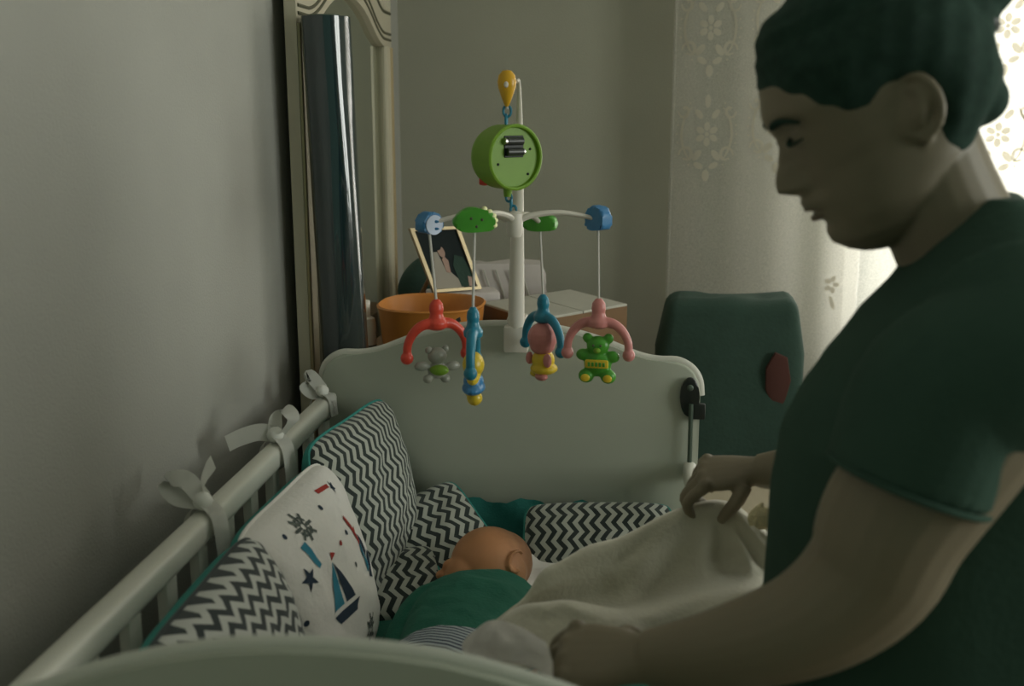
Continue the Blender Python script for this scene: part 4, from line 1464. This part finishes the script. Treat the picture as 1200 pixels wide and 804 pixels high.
# legs and feet
for s in (-1, 1):
    tube(bm, [(0.35, YS + s * 0.08, 0.84), (0.34, YS + s * 0.09, 0.66), (0.325, YS + s * 0.09, 0.47), (0.345, YS + s * 0.095, 0.28), (0.365, YS + s * 0.095, 0.07)], [0.09, 0.078, 0.055, 0.052, 0.036], 18, 1, (0, 1, 0), 4)
    tube(bm, [(0.385, YS + s * 0.095, 0.034), (0.34, YS + s * 0.10, 0.034), (0.25, YS + s * 0.108, 0.022), (0.195, YS + s * 0.11, 0.016)], [0.034, 0.038, 0.044, 0.03], 16, 0.62, (0, 0, 1), 4)


def hand(bm, W, fwd, back, thumb, size, curl, tcurl=0.5, spread=0.05):
    fwd = V(fwd).normalized()
    back = (V(back) - fwd * V(back).dot(fwd)).normalized()
    thumb = V(thumb)
    side = (thumb - fwd * thumb.dot(fwd) - back * thumb.dot(back)).normalized()
    s = size
    rings = []
    for d, hw, ht in ((-0.014, 0.023, 0.020), (0.012, 0.027, 0.020), (0.035, 0.036, 0.017), (0.062, 0.040, 0.015), (0.082, 0.039, 0.012), (0.090, 0.034, 0.008)):
        rings.append([W + fwd * d * s + side * (hw * s * math.cos(a)) + back * (ht * s * math.sin(a)) for a in [2 * PI * i / 18 for i in range(18)]])
    loft(bm, rings)
    for i in range(4):
        o_ = 0.030 - 0.020 * i
        ln = (0.92, 1.02, 0.96, 0.76)[i]
        p = W + (fwd * (0.083 - 0.004 * abs(i - 1)) + side * o_) * s
        d = (fwd + side * spread * (1.5 - i)).normalized()
        pts, ang = [p], 0.0
        for L, c in zip((0.043, 0.027, 0.021), curl[i]):
            ang += c
            p = p + (d * math.cos(ang) - back * math.sin(ang)) * (L * ln * s)
            pts.append(p)
        tube(bm, pts, [0.0098 * s, 0.0088 * s, 0.0080 * s, 0.0062 * s], 12, 1, side, 4)
        ell(bm, pts[-1], 0.0064 * s, None, 10, 8)
        ell(bm, pts[0] + back * 0.003 * s, 0.0102 * s, None, 10, 8)
    p = W + (fwd * 0.022 + side * 0.028) * s
    d1 = (fwd * 0.65 + side * 0.65 - back * (0.25 + tcurl)).normalized()
    d2 = (fwd * 0.85 + side * 0.10 - back * (0.35 + tcurl)).normalized()
    tube(bm, [p - back * 0.004 * s, p + d1 * 0.030 * s, p + d1 * 0.030 * s + d2 * 0.026 * s, p + d1 * 0.030 * s + d2 * 0.044 * s], [0.012 * s, 0.0112 * s, 0.0098 * s, 0.007 * s], 12, 1, back, 4)


# far hand: palm down over the blanket's ridge; near hand closed on its lower edge
hand(bm, WR2, (-0.93, 0.05, -0.10), (-0.10, -0.35, 1.0), (0, -1, -0.3), 0.84, [(0.75, 0.95, 0.6), (0.85, 0.95, 0.6), (0.95, 0.95, 0.6), (1.0, 0.95, 0.6)], 0.75)
hand(bm, WR, (-0.93, 0.30, -0.16), (-0.05, -0.35, 0.9), (0.2, 0.95, 0.1), 0.95, [(0.7, 0.9, 0.6), (0.7, 0.9, 0.6), (0.75, 0.9, 0.6), (0.8, 0.9, 0.6)], 0.5)
me = remesh(bm, 0.0026, 2, 0.4)
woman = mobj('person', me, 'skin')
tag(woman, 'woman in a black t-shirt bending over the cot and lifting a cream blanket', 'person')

# hair: the head surface again, swelling outwards above the hairline
hl_tab = [(-0.12, -0.058), (-0.065, -0.054), (-0.036, -0.052), (-0.022, -0.030), (-0.010, -0.004), (0.008, 0.016), (0.028, 0.018), (0.0535, 0.036), (0.075, 0.060), (0.090, 0.073), (0.12, 0.080)]


def hair_off(u, h, y):
    d = h - lerp_tab(hl_tab, u)
    sm = lambda t: max(0.0, min(1.0, t)) ** 2 * (3 - 2 * max(0.0, min(1.0, t)))
    back = max(0.0, min(1.0, (-u + 0.02) / 0.10))
    ear = math.exp(-((u + 0.004) / 0.024) ** 2 - ((h - 0.006) / 0.034) ** 2) if abs(y) > 0.045 else 0.0
    g = 0.0008 * math.sin(u * 260 + h * 120)
    return (-0.005 + 0.0058 * sm((d + 0.012) / 0.014) + (0.011 + 0.004 * back) * sm((d + 0.002) / 0.055) + g) * (1 - ear) - 0.006 * ear


bm = nb()
loft(bm, [head_ring(h, 96, hair_off) for h in [-0.075 + 0.203 * i / 80 for i in range(81)]])
bun = EAR + hf * -0.100 + hu * 0.085
ell(bm, bun, (0.052, 0.050, 0.046), None, 24, 16)
ell(bm, EAR + hf * -0.078 + hu * 0.06, (0.045, 0.05, 0.05), None, 24, 16)
ell(bm, EAR + hf * -0.072 + hu * -0.018, (0.030, 0.046, 0.026), None, 24, 16)
hair = mobj('hair', remesh(bm, 0.0030, 3), 'hair', woman)
bm = nb()
bz = (hf * -0.75 + hu * 0.66).normalized()
bq = bz.orthogonal().normalized()
bw = bz.cross(bq)
tube(bm, [EAR + hf * -0.083 + hu * 0.062 + bq * (0.040 * math.cos(t)) + bw * (0.040 * math.sin(t)) for t in [2 * PI * i / 28 for i in range(29)]], 0.006, 8, cap=False)
obj('hair_tie', bm, 'black_pl', hair)

for s in (-1, 1):
    bm = nb()
    tube(bm, [EAR + hf * u + hs * (s * y) + hu * h for u, y, h in ((0.0985, 0.014, 0.035), (0.0965, 0.023, 0.038), (0.090, 0.037, 0.039), (0.079, 0.050, 0.033))], [0.002, 0.0042, 0.004, 0.0018], 8, 0.7, (0, 0, 1), 4)
    obj('eyebrow', bm, 'hair', woman)
    bm = nb()
    tube(bm, [EAR + hf * (u - 0.002) + hs * (s * y) + hu * h for u, y, h in ((0.088, 0.020, 0.022), (0.0930, 0.028, 0.0185), (0.0925, 0.036, 0.0165), (0.083, 0.046, 0.0185))], [0.0014, 0.0026, 0.0026, 0.0012], 8, 0.7, (0, 0, 1), 4)
    obj('eyelashes', bm, 'hair', woman)
bm = nb()
tube(bm, [EAR + hf * u + hs * y + hu * h for u, y, h in ((0.082, -0.024, -0.0525), (0.0915, -0.013, -0.0478), (0.0968, 0.0, -0.0470), (0.0915, 0.013, -0.0478), (0.082, 0.024, -0.0525))], [0.001, 0.0024, 0.0028, 0.0024, 0.001], 8, 0.8, (0, 0, 1), 4)
tube(bm, [EAR + hf * u + hs * y + hu * h for u, y, h in ((0.082, -0.022, -0.0535), (0.0895, -0.012, -0.0570), (0.0940, 0.0, -0.0578), (0.0895, 0.012, -0.0570), (0.082, 0.022, -0.0535))], [0.001, 0.0026, 0.0030, 0.0026, 0.001], 8, 0.8, (0, 0, 1), 4)
obj('lips', bm, 'lip', woman)

# t-shirt
SLC = [(1.345, 0.310, 0.355, 0.060), (1.322, 0.288, 0.385, 0.110), (1.30, 0.270, 0.41, 0.150), (1.27, 0.248, 0.43, 0.176), (1.23, 0.216, 0.45, 0.185), (1.19, 0.190, 0.465, 0.182), (1.16, 0.172, 0.475, 0.178), (1.12, 0.155, 0.485, 0.174), (1.06, 0.148, 0.495, 0.172), (0.97, 0.149, 0.50, 0.175), (0.84, 0.154, 0.505, 0.182), (0.72, 0.165, 0.505, 0.180)]
bm = nb()
rings = []
zt = [s[0] for s in SLC]
for i in range(48):
    z = 1.345 + (0.72 - 1.345) * i / 47
    g = lambda k: lerp_tab(sorted((s[0], s[k]) for s in SLC), z)
    xf, xb, hw = g(1), g(2), g(3)
    cx = (xf + xb) / 2
    rr = []
    for j in range(64):
        a = 2 * PI * j / 64
        ca, sa = math.cos(a), math.sin(a)
        x = cx + (xb - xf) / 2 * math.copysign(abs(ca) ** 0.8, ca)
        y = YS + hw * math.copysign(abs(sa) ** 0.85, sa)
        wv = 0.004 * noise.noise(V((x * 14, y * 14, z * 6))) + 0.003 * math.sin(a * 9 + z * 12) * max(0, (1.1 - z) / 0.4)
        x += max(0.0, y - YS) * 0.42
        rr.append(V((x + ca * wv, y + sa * wv, z)))
    rings.append(rr)
loft(bm, rings)
SE = V((0.2320, 0.842, 1.128))
tube(bm, [(0.315, 0.90, 1.265), SH + V((0.0, -0.006, -0.02)), (0.256, 0.848, 1.20), SE], [0.070, 0.071, 0.070, 0.067], 24, 0.96, (0, 1, 0), 5)
SE2 = V((0.355, 1.212, 1.10))
tube(bm, [(0.36, 1.13, 1.262), SH2 + V((0, 0, -0.02)), SE2], [0.072, 0.070, 0.066], 20, 1, (0, 1, 0), 5)
shirt = mobj('t_shirt', remesh(bm, 0.0042, 4), 'tshirt', woman)
bm = nb()
dS = (SE - V((0.256, 0.848, 1.20))).normalized()
p1 = dS.orthogonal().normalized()
p2 = dS.cross(p1)
tube(bm, [SE + p1 * (0.0655 * math.cos(t)) + p2 * (0.0650 * math.sin(t)) for t in [2 * PI * i / 40 for i in range(41)]], 0.0028, 6, cap=False)
obj('sleeve_hem', bm, 'tshirt', shirt)
bm = nb()
tube(bm, [(0.345, YS, 0.90), (0.35, YS, 0.80), (0.35, YS, 0.74)], [0.14, 0.15, 0.14], 24, 1, (0, 1, 0), 4)
for s in (-1, 1):
    tube(bm, [(0.35, YS + s * 0.075, 0.80), (0.34, YS + s * 0.09, 0.66), (0.325, YS + s * 0.09, 0.47), (0.345, YS + s * 0.095, 0.28), (0.365, YS + s * 0.095, 0.10)], [0.10, 0.092, 0.068, 0.064, 0.05], 18, 1, (0, 1, 0), 4)
mobj('trousers', remesh(bm, 0.005, 4), 'trouser', woman)

# ------------------------------------------------------------------ the lifted blanket
CT = [
    # far edge on the bedding, far slope, ridge, front, crease, lobe, lobe front, near edge
    [V((-0.16, 1.16, 0.80)), V((-0.10, 1.36, 0.76)), V((-0.05, 1.45, 0.71)), V((-0.01, 1.48, 0.70)), V((0.03, 1.52, 0.69)), V((0.08, 1.50, 0.70)), V((0.10, 1.46, 0.72))],
    [V((-0.165, 1.12, 0.80)), at(616, 709, 1.27), at(652, 676, 1.32), at(695, 655, 1.36), at(742, 638, 1.40), at(835, 602, 1.42), at(893, 636, 1.38)],
    [at(550, 752, 1.05), at(611, 703, 1.20), at(640, 665, 1.23), at(690, 641, 1.27), at(745, 621, 1.30), at(838, 586, 1.315), at(900, 627, 1.29)],
    [at(548, 757, 1.04), at(606, 714, 1.185), at(640, 688, 1.21), at(695, 668, 1.25), at(752, 652, 1.275), at(842, 626, 1.295), at(903, 652, 1.27)],
    [at(550, 761, 1.03), at(602, 722, 1.17), at(645, 716, 1.20), at(705, 712, 1.235), at(762, 698, 1.25), at(846, 668, 1.27), at(899, 680, 1.245)],
    [at(553, 764, 1.00), at(600, 714, 1.06), at(645, 706, 1.04), at(705, 708, 1.05), at(758, 716, 1.11), at(848, 694, 1.17), at(893, 700, 1.18)],
    [at(558, 770, 0.98), at(604, 736, 1.01), at(650, 732, 0.995), at(712, 738, 1.01), at(764, 744, 1.07), at(846, 722, 1.13), at(884, 722, 1.14)],
    [at(572, 784, 0.945), at(612, 780, 0.945), at(660, 778, 0.96), at(715, 780, 0.99), at(768, 780, 1.03), at(830, 765, 1.07), at(868, 765, 1.09)],
]
KU, KV = 14, 10
rows = [cr(r, KU) for r in CT]
cols = [cr([r[i] for r in rows], KV) for i in range(len(rows[0]))]
bm = nb()
NU, NV = len(cols), len(cols[0])
G = []
for i in range(NU):
    col = []
    for j in range(NV):
        p = cols[i][j]
        u, v = i / (NU - 1), j / (NV - 1)
        k = math.sin(PI * min(1, max(0, (v - 0.30) / 0.70)))
        fa = math.atan2(v - 0.28, u - 0.84)
        n1 = 0.011 * math.sin(fa * 11 + 1.5 * noise.noise(V((u * 3, v * 3, 1)))) * min(1, math.hypot(u - 0.84, v - 0.28) * 5) + 0.008 * noise.noise(V((u * 6, v * 5, 4))) + 0.004 * noise.noise(V((u * 14, v * 12, 7)))
        col.append(bm.verts.new(p + V((0.1, -0.75, 0.5)) * (n1 * k) + V((0, 0, 0.004 * noise.noise(V((u * 9, v * 4, 2)))))))
    G.append(col)
for i in range(NU - 1):
    for j in range(NV - 1):
        bm.faces.new((G[i][j], G[i + 1][j], G[i + 1][j + 1], G[i][j + 1]))
bmesh.ops.recalc_face_normals(bm, faces=bm.faces)
bmesh.ops.solidify(bm, geom=bm.faces[:], thickness=0.005)
bl = obj('blanket', bm, 'blanket')
tag(bl, 'cream fleece blanket held up over the baby in the woman\'s hands', 'blanket')
# trims
bm = nb()
ell(bm, at(893, 606, 1.255), (0.016, 0.010, 0.014), None, 28, 18)
for v in bm.verts:
    v.co += V((1, 0.3, 1)) * (0.004 * noise.noise(v.co * 160)) + V((0, 0, 0.003 * noise.noise(v.co * 90)))
obj('crochet_corner', bm, 'crochet', bl)
bm = nb()
tube(bm, [at(x, y, Y) for x, y, Y in ((903, 610, 1.25), (905, 640, 1.23), (900, 675, 1.20), (888, 700, 1.17))], [0.003, 0.003, 0.003, 0.003], 8, 1, (0, 1, 0), 5)
obj('hem', bm, 'blanket', bl)
TR = [[at(546, 748, 1.02), at(572, 728, 1.02), at(602, 731, 0.985), at(640, 752, 0.90)],
      [at(542, 758, 1.00), at(570, 742, 0.985), at(602, 746, 0.945), at(644, 764, 0.865)],
      [at(544, 768, 0.985), at(574, 758, 0.96), at(606, 762, 0.91), at(648, 778, 0.85)],
      [at(552, 780, 0.97), at(582, 774, 0.95), at(610, 778, 0.90), at(648, 794, 0.85)]]
trr = [cr(r, 8) for r in TR]
trc = [cr([r[i] for r in trr], 8) for i in range(len(trr[0]))]
bm = nb()
tg = [[bm.verts.new(p + V((0, -1, 0.5)) * (0.006 * noise.noise(V((i * 0.22, j * 0.10, 3))) + 0.003 * math.sin(i * 0.9 + j * 0.3))) for j, p in enumerate(c_)] for i, c_ in enumerate(trc)]
for i in range(len(tg) - 1):
    for j in range(len(tg[0]) - 1):
        bm.faces.new((tg[i][j], tg[i + 1][j], tg[i + 1][j + 1], tg[i][j + 1]))
bmesh.ops.solidify(bm, geom=bm.faces[:], thickness=0.004)
obj('white_trim', bm, 'printwhite', bl)
